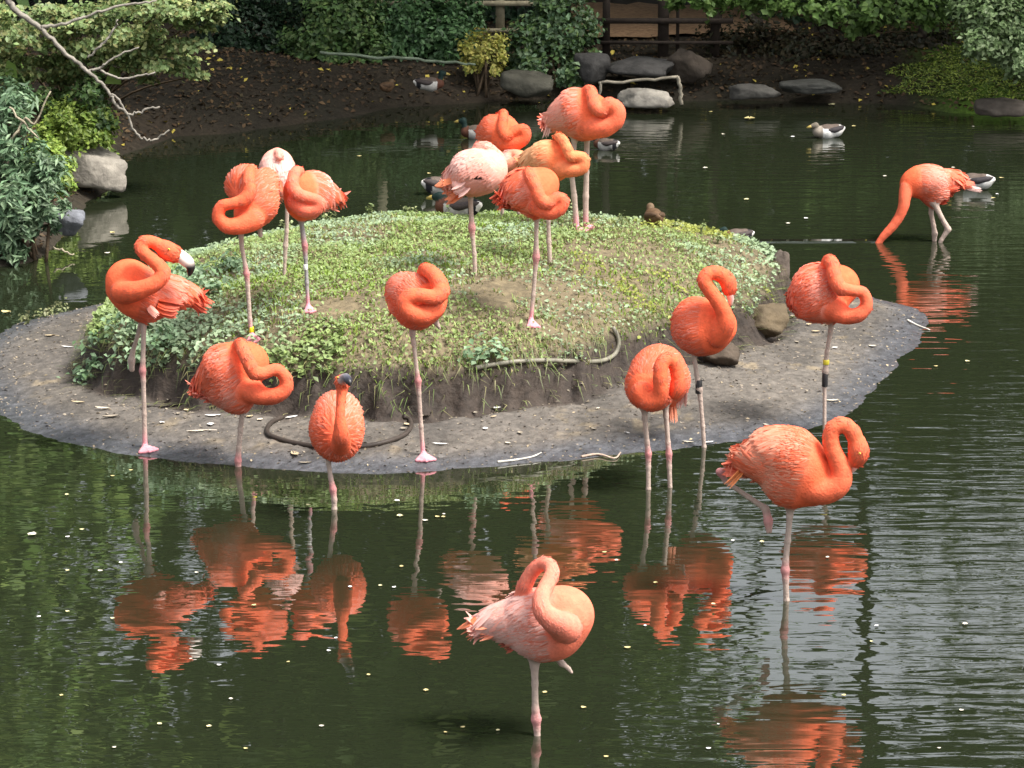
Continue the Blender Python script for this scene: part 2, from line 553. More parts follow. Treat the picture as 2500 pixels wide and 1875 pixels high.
shrub("hornbeam_shrub", "broad hornbeam shrub with tiered sprays of pale green leaves over the bank", "shrub",
      [(60, 50, 130, 70, 0), (230, 60, 150, 60, 0), (400, 20, 150, 32, -.2), (480, 40, 90, 20, -.3), (430, 100, 110, 22, -.1), (380, 150, 110, 24, 0),
       (300, 110, 110, 40, .1), (160, 140, 120, 50, .1), (60, 170, 110, 60, .1), (520, 20, 60, 18, -.3), (180, 190, 80, 40, .2), (470, 165, 60, 14, 0), (540, 8, 60, 14, -.2), (500, 70, 60, 18, -.2), (420, 190, 70, 14, .1)],
      20.6, 15000, .037, HORN, clump=.75, aspect=.7, base=(-2.9, 21.4, .25), flat=.3)
shrub("laurel_shrub", "greyish green laurel shrub with long drooping leaves above a grey stone", "shrub",
      [(20, 260, 70, 60, 0), (40, 380, 70, 90, -.2), (30, 500, 80, 90, -.4), (120, 520, 50, 60, -.4), (20, 590, 70, 40, -.5), (90, 440, 60, 70, -.3)],
      18.6, 4200, .066, BLUEG, clump=.6, aspect=.32)
shrub("spurge_clump", "yellow green low clump of leafy weeds beside the grey boulder", "plant",
      [(150, 330, 70, 40, 0), (200, 310, 50, 30, .1), (110, 380, 50, 50, -.1), (140, 440, 40, 40, -.4), (230, 340, 40, 30, .1), (180, 285, 80, 36, .2), (110, 410, 60, 50, -.3), (245, 300, 50, 30, .2)],
      20.3, 7000, .036, LIME, clump=.6, base=(-2.9, 20.6, .15))
shrub("ivy_clump", "dark green ivy clump under the pale hornbeam sprays", "plant",
      [(220, 230, 50, 60, 0), (240, 290, 40, 50, 0), (120, 260, 60, 40, .1), (60, 230, 50, 40, 0)],
      20.5, 2600, .038, GREEN, clump=.55)
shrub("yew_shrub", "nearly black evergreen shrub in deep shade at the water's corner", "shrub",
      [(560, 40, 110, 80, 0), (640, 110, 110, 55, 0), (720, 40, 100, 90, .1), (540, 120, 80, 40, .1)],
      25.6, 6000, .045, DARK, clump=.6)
shrub("snowberry_shrub", "rounded green shrub behind the leaf littered bank", "shrub",
      [(840, 60, 110, 85, 0), (770, 110, 80, 50, -.1), (900, 120, 80, 45, -.1), (800, 145, 90, 25, -.1)],
      25.5, 7000, .046, GREEN, clump=.55)
shrub("privet_shrub", "dense mid green shrub next to the pale fence post", "shrub",
      [(1010, 50, 110, 80, 0), (1080, 100, 80, 60, -.1), (1000, 110, 90, 40, -.1), (1130, 40, 70, 60, .1)],
      25.6, 7600, .047, [S(72, 104, 60), S(96, 130, 84), S(56, 86, 54)], clump=.55)
shrub("golden_shrub", "small golden yellow leaved bush between the green shrubs", "shrub",
      [(1180, 115, 55, 38, 0), (1160, 150, 40, 22, -.1), (1200, 160, 40, 30, -.1)],
      25.0, 1500, .038, YEL, clump=.6)
shrub("ivy_shrub", "glossy ivy trailing down over the bank stones", "shrub",
      [(1380, 60, 80, 80, .1), (1320, 110, 80, 60, 0), (1410, 130, 50, 40, 0), (1280, 130, 50, 45, -.1), (1390, 180, 45, 35, -.3), (1290, 190, 40, 30, -.3), (1340, 30, 60, 40, .1)],
      25.3, 6000, .048, BLUEG + GREEN, clump=.55)
shrub("sycamore_bough", "leafy sycamore bough hanging above the shaded bank", "tree",
      [(1700, 4, 70, 18, 0), (1850, 10, 90, 26, 0), (1990, 20, 80, 30, -.1), (2100, 30, 90, 40, 0), (2230, 20, 90, 34, .1), (2080, 66, 50, 22, .1), (1930, 16, 50, 16, -.2)],
      24.9, 2600, .058, [S(92, 122, 60), S(120, 148, 80), S(78, 104, 50)], clump=.6, aspect=.75, base=(2.9, 26.3, .3))
shrub("elder_shrub", "pale green elder shrub at the sunlit grassy edge", "shrub",
      [(2440, 50, 90, 60, 0), (2400, 100, 60, 45, -.1), (2490, 130, 60, 60, -.1), (2400, 20, 70, 40, 0), (2450, 120, 60, 40, 0)],
      23.6, 5000, .045, [S(120, 142, 96), S(98, 124, 74), S(140, 158, 116)], clump=.6, base=(4.3, 25.2, .3))
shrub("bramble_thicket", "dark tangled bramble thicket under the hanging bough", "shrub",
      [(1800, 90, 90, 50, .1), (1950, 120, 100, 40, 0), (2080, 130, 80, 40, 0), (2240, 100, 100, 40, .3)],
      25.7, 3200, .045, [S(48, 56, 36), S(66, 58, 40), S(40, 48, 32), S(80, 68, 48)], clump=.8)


for k_, (hx, hw_) in enumerate([(-4.6, 1.3), (-2.6, 1.2), (-.8, 1.1), (3.1, 1.3), (5.2, 1.3)]):  # hedges added as a dark backing so the shaded bank goes black
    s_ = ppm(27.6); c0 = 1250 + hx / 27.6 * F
    shrub("dark_backing_hedge", ["dark hedge added as black backing behind the hornbeam shrub", "dark hedge added as black backing behind the snowberry shrub", "dark hedge added as black backing behind the pale fence", "dark hedge added as black backing behind the bramble thicket", "dark hedge added as black backing behind the elder shrub"][k_], "hedge",
          [(c0 + dx * hw_ * s_, -120 + 60 * ((i % 2)), hw_ * s_ * .5, 230, .2 * (i % 2)) for i, dx in enumerate((-.7, -.25, .25, .7))], 27.6, 5200, .07, DARK, group="dark hedges added behind the bank", clump=.6, depth=.5)


# trees beyond the bank, seen in the pond; some crowns added only for shade
def tree(name, label, x, y, h, r0, blobs, n, cols, leaf=.27):
    z = float(bank_h(np.array([[x]]), np.array([[y]]))[0, 0]) - .1
    t = thing(name, label, "tree", (x, y, z), "trees beyond the pond")
    mb = MB()
    top = np.array([x, y, z + h * .85])
    pts = catmull([[x, y, z], [x + .1, y, z + h * .3], [x - .05, y + .1, z + h * .6], top], 5)
    tube(mb, pts, np.linspace(r0, r0 * .25, len(pts)), 9, S(74, 64, 54))
    for b in blobs:
        e = np.array(b[:3]); k = pts[min(len(pts) - 1, int(len(pts) * .45))]
        tube(mb, catmull([k, (k + e) / 2 + [0, 0, .3], e], 4), np.linspace(r0 * .25, .015, 9), 6, S(74, 64, 54))
    mb.build("trunk", M_bark, t, (x, y, z), True)
    P, N, cl, Cc = blob_cloud(blobs, n, .75, ncl=n // 22, shell=.45)
    c = palette(n, cols) * (.7 + .6 * RNG.random(cl.max() + 1))[cl][:, None]
    V, FA, C = leaves(P, N, leaf * (.7 + .6 * RNG.random(n)), c, .75)
    o = mesh_obj("crown", V, FA, M_farleaf, t, (x, y, z), C); o['kind'] = 'stuff'


TC = [S(84, 110, 54), S(108, 134, 66), S(64, 88, 44), S(124, 142, 76)]
TY = [S(134, 142, 72), S(158, 158, 90), S(108, 124, 62)]
tree("beech_tree", "tall beech tree at the shaded corner of the pond", -6.2, 29, 11, .3,
     [(-6.4, 29, 4, 2.6, 2.2, 2.6), (-5.6, 29.5, 7, 2.8, 2.2, 2.8), (-6.5, 29, 10, 2.6, 2.2, 2.4), (-4.4, 28.6, 3.0, 1.8, 1.6, 1.8), (-4.5, 25.5, 6.6, 2.6, 2.6, 1.6), (-6.5, 24.5, 7.5, 2.6, 2.6, 1.6)], 11000, TC)
tree("lime_tree", "broad lime tree behind the dense green shrubs", -2.4, 31, 11, .3,
     [(-2.6, 31, 4.2, 2.4, 2, 2.8), (-1.8, 31.4, 7.4, 2.6, 2, 2.8), (-2.8, 31, 10.2, 2.4, 2, 2.4), (-1.0, 30, 3.2, 1.6, 1.5, 1.8), (-2.0, 26.6, 6.6, 2.4, 2.4, 1.5), (-.4, 28, 5.4, 1.4, 1.6, 1.6)], 9500, TC)
tree("oak_tree", "spreading oak tree behind the dark timber fence", .9, 30.5, 10, .3,
     [(.6, 30.5, 3.8, 1.9, 2, 2.4), (.3, 30.8, 6.8, 2.0, 2, 2.6), (-.2, 30.8, 9.4, 2.6, 2, 2.0), (1.2, 29.6, 2.8, 1.2, 1.2, 1.3), (1.05, 30.5, 5.4, .8, 1.2, 1.6), (.6, 26.8, 7.2, 2.2, 2.4, 1.4), (.2, 31, 9.5, 2.4, 2, 1.6)], 9500, TC)
tree("sycamore_tree", "sycamore tree carrying the hanging bough", 3.0, 28.6, 4.6, .22,
     [(2.6, 28.8, 2.4, 1.5, 1.3, 1.5), (3.7, 29, 3.0, 1.5, 1.4, 1.7), (2.0, 29.2, 3.4, 1.0, 1.0, 1.0), (3.2, 26.5, 7.2, 2.2, 2.2, 1.3), (.6, 22.6, 6.3, 2.3, 1.5, .9), (2.7, 22.0, 8.0, 2.3, 1.6, 1.0)], 14000, TC)  # last two crowns, out over the pond, are added to shade the bank
tree("ash_tree", "yellowing ash tree behind the pale elder shrub", 5.3, 30, 10, .26,
     [(5.2, 30, 3.2, 1.5, 1.6, 2.0), (4.9, 30, 6.4, 1.3, 1.5, 2.0), (6.0, 30, 9, 1.7, 1.5, 1.8), (5.4, 26.6, 7.4, 2.0, 2.2, 1.2)], 3400, TY, .18)
tree("maple_tree", "yellow green maple tree past the sunlit grass", 8.8, 29, 10, .26,
     [(8.4, 29, 3.4, 2.0, 1.8, 2.2), (8.6, 29, 6.6, 1.9, 1.8, 2.2), (9.2, 29, 9.2, 2.0, 1.8, 2.0)], 5200, TY, .2)
tree("hazel_tree", "dark hazel tree leaning over the laurel shrub", -4.6, 21.5, 8, .2,
     [(-4.2, 21.4, 2.2, 1.4, 1.3, 1.4), (-4.4, 21.6, 4.2, 1.6, 1.4, 1.6), (-4.9, 21.4, 6.2, 1.6, 1.5, 1.6), (-3.4, 21.8, 2.2, 1.0, .9, .7)], 9000, TC, .15)

tree("shade_tree", "bushy unseen tree added past the elder shrub to shade the bank", 7.2, 24.4, 9, .24,  # this tree and the next are out of view, added to block sun
     [(6.6, 24.2, 3.0, 2.0, 2.2, 2.2), (6.8, 24.6, 5.8, 2.3, 2.4, 2.2), (7.4, 24.4, 8.2, 2.3, 2.4, 1.8)], 8000, TC)
tree("shade_tree", "taller unseen tree added behind the bushy one to shade the bank", 10.0, 25.2, 12, .28,
     [(9.8, 25.2, 4.0, 2.4, 2.6, 3.0), (9.8, 25.2, 7.4, 2.6, 2.8, 2.6), (10, 25, 10.6, 2.6, 2.6, 2.2)], 8000, TC)

# a dense far wood closing the view
P, N, cl, Cc = blob_cloud([(x, 44 + 3 * math.sin(x), 3.4, 4, 2.5, 3.9) for x in np.arange(-34, 34, 3)], 30000, .7, shell=.4)
c = palette(len(P), [S(48, 68, 40), S(60, 82, 46), S(40, 58, 36)])
V, FA, C = leaves(P, N, .55, c, .75)
o = mesh_obj("far_wood", V, FA, M_farleaf, cols=C); o['kind'] = 'stuff'


# ------------------------------------------------------------------ rocks
def rock(name, label, cat, c, r, col, seed, group=None, rotz=0, ch=1.0, parent=None):
    c = np.array(c, float)
    bm_v = []
    n, m = 22, 34
    th = np.linspace(0, math.pi, n); ph = np.linspace(0, 2 * math.pi, m, endpoint=False)
    T, Pp = np.meshgrid(th, ph, indexing='ij')
    D = np.stack([np.sin(T) * np.cos(Pp), np.sin(T) * np.sin(Pp), np.cos(T)], -1).reshape(-1, 3)
    rr = np.random.default_rng(seed)
    k = (1 / np.abs(D).max(1)) ** .75
    for _ in range(13):                                  # cut by random planes: faceted block
        a = rr.normal(size=3); a /= np.linalg.norm(a); lim = .66 + .34 * rr.random()
        pr = D @ a
        k = np.where(pr > 0, np.minimum(k, lim / np.maximum(pr, 1e-3)), k)
    k *= 1 + ch * .25 * (vnoise(D[:, 0] * 3 + 7 + seed, D[:, 1] * 3 + D[:, 2] * 2.1 + 4, seed, 4) - .5)
    V = D * k[:, None] * np.array(r)
    ca, sa = math.cos(rotz), math.sin(rotz)
    V = np.stack([V[:, 0] * ca - V[:, 1] * sa, V[:, 0] * sa + V[:, 1] * ca, V[:, 2]], -1) + c
    FA = []
    for i in range(n - 1):
        for j in range(m):
            FA.append([i * m + j, (i + 1) * m + j, (i + 1) * m + (j + 1) % m, i * m + (j + 1) % m])
    cc = np.array(col)[None] * (.75 + .5 * vnoise(D[:, 0] * 4 + seed, D[:, 1] * 4 + D[:, 2] * 3, seed + 9)[:, None])
    o = mesh_obj(name, V, FA, M_rock, loc=c, cols=cc, smooth=False)
    return tag(o, label, cat, group)


def rock_px(name, label, px, py, rx, ry, Y, col, seed, dep=None, group=None, rot=0):
    s = ppm(Y); p = W(px, py, Y)
    return rock(name, label, "rock", p, (rx / s, (dep or rx * .7) / s, ry / s), col, seed, group, rot)


rock_px("boulder", "pale grey boulder jutting over the water beside yellow green weeds", 220, 412, 92, 62, 20.45, S(150, 143, 132), 3, 60)
rock_px("stone", "dark bluish stone at the foot of the laurel shrub", 160, 548, 50, 36, 18.45, S(110, 112, 118), 5)
rock_px("bank_stone", "large flat grey bank stone behind the wooden rail frame", 1560, 164, 92, 30, 25.0, S(74, 72, 70), 11, 90)
rock_px("bank_stone", "squared grey bank stone under the trailing ivy", 1445, 165, 45, 36, 24.95, S(72, 70, 68), 12)
rock_px("bank_stone", "brown bank stone sloping behind the dark timber fence post", 1680, 160, 60, 44, 25.0, S(70, 62, 54), 13)
rock_px("bank_stone", "mossy grey bank stone half hidden by ivy leaves", 1290, 205, 70, 34, 24.7, S(84, 82, 72), 14)
rock_px("water_stone", "low pale stone lying in the water within the rail frame", 1580, 238, 72, 22, 24.3, S(158, 152, 142), 15, 60)
rock_px("bank_stone", "slanting slab at the water's edge under a yellow leaf", 1840, 222, 72, 20, 24.5, S(78, 76, 72), 16)
rock_px("bank_stone", "long flat slab overhanging dark water past the slanting slab", 1985, 214, 88, 17, 24.6, S(72, 72, 68), 17)
rock_px("bank_stone", "grey shore stone at the end of the sunlit grass", 2450, 262, 70, 26, 23.7, S(94, 86, 78), 18)
p = hit_island(1868, 835)
rock("mound_rock", "big brown rock set in the eroded end of the grass mound", "rock", (p[0], p[1] + .10, p[2] + .075), (.12, .13, .09), S(92, 80, 62), 21)
p = hit_island(1762, 900)
rock("mound_rock", "smaller dark rock below the big brown one on the mud", "rock", (p[0], p[1] + .08, p[2] + .06), (.09, .1, .055), S(76, 66, 56), 22)
p = hit_island(1915, 700)
rock("mound_rock", "narrow upright rock at the mound's far corner", "rock", (p[0] - .02, p[1] + .05, p[2] + .05), (.06, .10, .13), S(86, 76, 68), 23)


# ------------------------------------------------------------------ fences, rails, branches
def beam(mb, a, b, wx, wz, col):
    tube(mb, [a, b], [wx * .7, wx * .7], 4, col)


def boxmb(mb, c, s, col):
    c = np.array(c); s = np.array(s) / 2
    V = np.array([[x, y, z] for x in (-1, 1) for y in (-1, 1) for z in (-1, 1)]) * s + c
    FA = np.array([[0, 1, 3, 2], [4, 6, 7, 5], [0, 4, 5, 1], [2, 3, 7, 6], [0, 2, 6, 4], [1, 5, 7, 3]])
    mb.add(V, FA, col)


def fence(label, posts, rails, Y, col, wpost, hpost):
    p0 = W(posts[0][0], posts[0][1], Y)
    t = thing("fence", label, "fence", tuple(p0))
    for (px, py, wp) in posts:
        b = W(px, py, Y); mb = MB()
        boxmb(mb, (b[0], b[1], b[2] + hpost / 2 - .15), (wp / ppm(Y), wp / ppm(Y), hpost + .1), col)
        mb.build("post", M_wood, t, tuple(p0))
    for (x0, x1, py, hh) in rails:
        a, b = W(x0, py, Y - .06), W(x1, py, Y - .06); mb = MB()
        boxmb(mb, (a + b) / 2, (b[0] - a[0], .03, hh / ppm(Y)), col)
        mb.build("rail", M_wood, t, tuple(p0))


fence("pale weathered post and rail fence behind the golden bush", [(1221, 78, 22), (930, 80, 22)], [(880, 1330, 8, 12), (880, 1330, 74, 9)], 26.0, S(150, 142, 118), .07, 1.0)
fence("dark timber fence on the shaded bank above the flat stones", [(1619, 112, 26), (1480, 108, 18), (1745, 108, 22), (1654, 104, 8)], [(1440, 1790, 51, 13), (1440, 1790, 104, 8)], 25.7, S(52, 44, 38), .07, 1.0)

def branch(name, label, cat, paths, Y, col, mat=None):
    p0 = W(paths[0][0][0], paths[0][0][1], Y)
    t = thing(name, label, cat, tuple(p0))
    for i, (path) in enumerate(paths):
        mb = MB()
        P = catmull([np.append(W(q[0], q[1], Y + (q[3] if len(q) > 3 else 0)), q[2]) for q in path], 5)
        R = P[:, 3] / ppm(Y)
        P = P[:, :3] + RNG.normal(size=(len(P), 3)) * .004
        tube(mb, P, R, 6, col)
        mb.build("limb" if i == 0 else "twig", M_bark, t, tuple(p0), True)
    return t


sc_ = .2712
def Q(L, k=sc_): return [(x * k, y * k, r, *rest) for (x, y, r, *rest) in L]
branch("bare_branch", "bare grey branch forking down in front of the hornbeam sprays", "branch",
       [Q([(60, -60, 9), (110, 60, 8.5), (230, 170, 7.5), (370, 250, 7), (420, 310, 6), (560, 450, 5.5), (700, 570, 5), (790, 640, 5), (880, 720, 4.5), (980, 830, 4), (1030, 930, 4), (1150, 1030, 3.6), (1190, 1150, 3), (1260, 1230, 3), (1330, 1265, 2.5), (1410, 1250, 2.5), (1520, 1170, 2)]),
        Q([(370, 250, 5.5), (520, 225, 4.5), (700, 180, 4), (850, 120, 3.5), (1040, 60, 3.5), (1250, 30, 3), (1400, 5, 2.5)]),
        Q([(790, 640, 4), (880, 620, 3.5), (950, 570, 3), (1080, 490, 2.6), (1250, 420, 2)]),
        Q([(900, 630, 3), (1020, 690, 3), (1130, 705, 2.8), (1260, 680, 2.5), (1390, 655, 2)]),
        Q([(790, 520, 2.5), (880, 430, 3), (970, 340, 3), (1040, 240, 2.5), (1050, 180, 2)]),
        Q([(1150, 1040, 3.2), (1230, 1010, 3), (1330, 985, 2.8), (1440, 965, 2.2)]),
        Q([(980, 840, 2.5), (1060, 880, 3), (1110, 970, 3), (1150, 1040, 3)])],
       20.1, S(140, 134, 124))
branch("bare_twig", "thin dry twig poking out of the laurel shrub over water", "branch",
       [[(30, 340, 3), (60, 290, 3), (85, 300, 2.5), (120, 222, 2)], [(24, 260, 3), (55, 298, 3), (92, 338, 2)], [(130, 603, 2.5), (155, 612, 3), (182, 622, 2)]], 18.3, S(160, 150, 128))
branch("fallen_pole", "long thin pole lying across the front of the shrubs", "pole",
       [[(780, 126, 4), (900, 138, 4), (1000, 142, 4), (1100, 153, 3.6), (1160, 158, 3)]], 24.75, S(120, 132, 112))
branch("rail_frame", "thin pale wooden rail frame standing in the shallow water", "frame",
       [[(1462, 203, 4), (1560, 197, 4), (1655, 187, 4)], [(1656, 186, 5), (1660, 215, 5), (1663, 258, 5)], [(1466, 200, 4), (1464, 225, 4), (1462, 250, 4)]], 24.1, S(150, 142, 126))
for k, (x0, y0, x1, y1, lab) in enumerate([(1830, 30, 1900, 150, "slanting dark trunk in the bramble thicket"), (2245, -20, 2250, 90, "slim dark trunk near the pale elder shrub"), (1755, -20, 1740, 110, "thick black trunk next to the timber fence"), (1990, 50, 2060, 190, "thin leaning stem above the leaf litter")]):
    branch("tree_stem", lab, "tree", [[(x0, y0, 14 - 2 * k), ((x0 + x1) / 2 + 8, (y0 + y1) / 2, 13 - 2 * k), (x1, y1, 13 - 2 * k)]], 25.9, S(54, 46, 40))

# hoses
def hose(label, path, r, col, island=True, zoff=0.0):
    P = [np.append(hit_island(x, y) + np.array([0, 0, r + zoff]), 0)[:3] for x, y in path]
    P = catmull(P, 6)
    mb = MB(); tube(mb, P, r, 8, col)
    p0 = P[0]
    return tag(mb.build("hose", M_hose, None, tuple(p0), True), label, "hose")


hose("dark rubber hose curled in an open loop on the mud", [(690, 1024), (664, 1036), (652, 1054), (660, 1068), (700, 1082), (750, 1092), (800, 1096), (880, 1096), (940, 1085), (985, 1068), (1003, 1048), (1000, 1030), (985, 1022)], .0105, S(66, 58, 52))
hose("faded grey hose curving along the grass mound's edge", [(1160, 916), (1200, 908), (1260, 900), (1330, 897), (1400, 899), (1460, 899), (1496, 886), (1510, 862), (1508, 838), (1496, 815)], .0105, S(128, 124, 110), zoff=.022)


# ------------------------------------------------------------------ implicit surfaces for the birds
def cone_sd(P, a, b, ra, rb):
    ba = b - a; L = ba @ ba + 1e-12
    t = np.clip((P - a) @ ba / L, 0, 1)
    d = P - a - t[..., None] * ba
    return np.sqrt((d * d).sum(-1)) - (ra + (rb - ra) * t)


def smin(a, b, k):
    h = np.clip(.5 + .5 * (b - a) / k, 0, 1)
    return b * (1 - h) + a * h - k * h * (1 - h)


def surface_nets(D, org, h):
    s = D < 0
    nx, ny, nz = D.shape
    cnt = np.zeros((nx - 1, ny - 1, nz - 1), np.int8)
    for dx in (0, 1):
        for dy in (0, 1):
            for dz in (0, 1):
                cnt += s[dx:nx - 1 + dx, dy:ny - 1 + dy, dz:nz - 1 + dz]
    I = np.argwhere((cnt > 0) & (cnt < 8))
    acc = np.zeros((len(I), 3)); num = np.zeros(len(I))
    cor = [(0, 0, 0), (1, 0, 0), (0, 1, 0), (1, 1, 0), (0, 0, 1), (1, 0, 1), (0, 1, 1), (1, 1, 1)]
    for a in range(8):
        for b in range(a + 1, 8):
            ca, cb = np.array(cor[a]), np.array(cor[b])
            if abs(ca - cb).sum() != 1: continue
            ia, ib = I + ca, I + cb
            va = D[ia[:, 0], ia[:, 1], ia[:, 2]]; vb = D[ib[:, 0], ib[:, 1], ib[:, 2]]
            m = (va < 0) != (vb < 0)
            t = np.where(m, va / np.where(m, va - vb, 1), 0)
            acc += m[:, None] * (ca + t[:, None] * (cb - ca)); num += m
    V = org + (I + acc / num[:, None]) * h
    vid = np.full(cnt.shape, -1, np.int64); vid[I[:, 0], I[:, 1], I[:, 2]] = np.arange(len(I))
    FA = []
    for ax in range(3):
        u, v = [(1, 2), (2, 0), (0, 1)][ax]
        sl0 = [slice(None)] * 3; sl1 = [slice(None)] * 3
        sl0[ax] = slice(0, -1); sl1[ax] = slice(1, None)
        a, b = s[tuple(sl0)], s[tuple(sl1)]
        E = np.argwhere(a != b)
        ok = (E[:, u] > 0) & (E[:, v] > 0) & (E[:, u] < D.shape[u] - 1) & (E[:, v] < D.shape[v] - 1)
        E = E[ok]
        eu = np.zeros(3, int); eu[u] = 1; ev = np.zeros(3, int); ev[v] = 1
        q = [E - eu - ev, E - ev, E, E - eu]
        q = np.stack([vid[x[:, 0], x[:, 1], x[:, 2]] for x in q], 1)
        ins = a[tuple(E.T)]
        q[~ins] = q[~ins][:, ::-1]
        FA.append(q)
    return V, np.concatenate(FA)


class Body:
    """groups of round cones, smoothly joined into one skin"""
    def __init__(s): s.g = {}
    def chain(s, g, P, R):
        for i in range(len(P) - 1): s.g.setdefault(g, []).append((np.array(P[i]), np.array(P[i + 1]), R[i], R[i + 1]))
    def ball(s, g, p, r): s.g.setdefault(g, []).append((np.array(p), np.array(p) + 1e-5, r, r))
    def eval(s, g, P, k):
        d = np.full(P.shape[:-1], 1.0)
        for c in s.g.get(g, []): d = smin(d, cone_sd(P, *c), k)
        return d
    def mesh(s, h, ks, blend):
        allc = [c for v in s.g.values() for c in v]
        lo = np.min([np.minimum(c[0] - c[2], c[1] - c[3]) for c in allc], 0) - 3 * h
        hi = np.max([np.maximum(c[0] + c[2], c[1] + c[3]) for c in allc], 0) + 3 * h
        n = np.ceil((hi - lo) / h).astype(int) + 1
        tot = None
        for g in s.g:
            D = np.full(n, .5)
            k = ks[g]; mg = k + .03
            for c in s.g[g]:
                l = np.floor((np.minimum(c[0] - c[2], c[1] - c[3]) - mg - lo) / h).astype(int).clip(0)
                u = np.minimum(np.ceil((np.maximum(c[0] + c[2], c[1] + c[3]) + mg - lo) / h).astype(int) + 1, n)
                ax = [lo[i] + np.arange(l[i], u[i]) * h for i in range(3)]
                P = np.stack(np.meshgrid(*ax, indexing='ij'), -1)
                sl = tuple(slice(l[i], u[i]) for i in range(3))
                D[sl] = smin(D[sl], cone_sd(P, *c), k)
            tot = D if tot is None else smin(tot, D, blend[g])
        return surface_nets(tot, lo, h)


ORANGE = np.array([.95, .158, .066]); DEEP = np.array([.78, .10, .03]); PINK = np.array([.93, .40, .31]); PALE = np.array([.92, .56, .49])
PEACH = np.array([.92, .30, .16])
LEG = S(182, 162, 150); HOCK = S(198, 124, 126); FOOTC = S(226, 150, 160); GREYLEG = S(150, 146, 146)


def feather_mesh(P, N, Dv, Ln, Wd, colA, colB, curl=0.0, lift=.004):
    """overlapping feathers: 4 rows of 2-3 vertices each"""
    n = len(P)
    B = np.cross(N, Dv)
    ts = [0, .35, .75, 1.0]; ws = [.55, 1.0, .8, .12]
    V = []; C = []
    for t, wd in zip(ts, ws):
        c = P + Dv * (Ln * t)[:, None] + N * (lift * (.2 + t) - curl * (Ln * t) ** 2)[:, None]
        e = N * (-.18 * Wd * wd)[:, None]
        V += [c - B * (Wd * wd * .5)[:, None] + e, c + N * (.08 * Wd)[:, None], c + B * (Wd * wd * .5)[:, None] + e]
        cc = colA * (1 - t) + colB * t
        ed_ = cc + (colB - cc * .6) * (.25 * t)
        C += [ed_ * 1.04, cc * .86, ed_ * .96]
    V = np.stack(V, 1).reshape(-1, 3); C = np.stack(C, 1).reshape(-1, 3)
    i = np.arange(n)[:, None] * 12
    FA = []
    for r in range(3):
        for q in range(2):
            k = r * 3 + q
            FA.append(i + [[k, k + 1, k + 4, k + 3]])
    return V, np.concatenate(FA), np.clip(C, 0, 1)


BIRDS = []


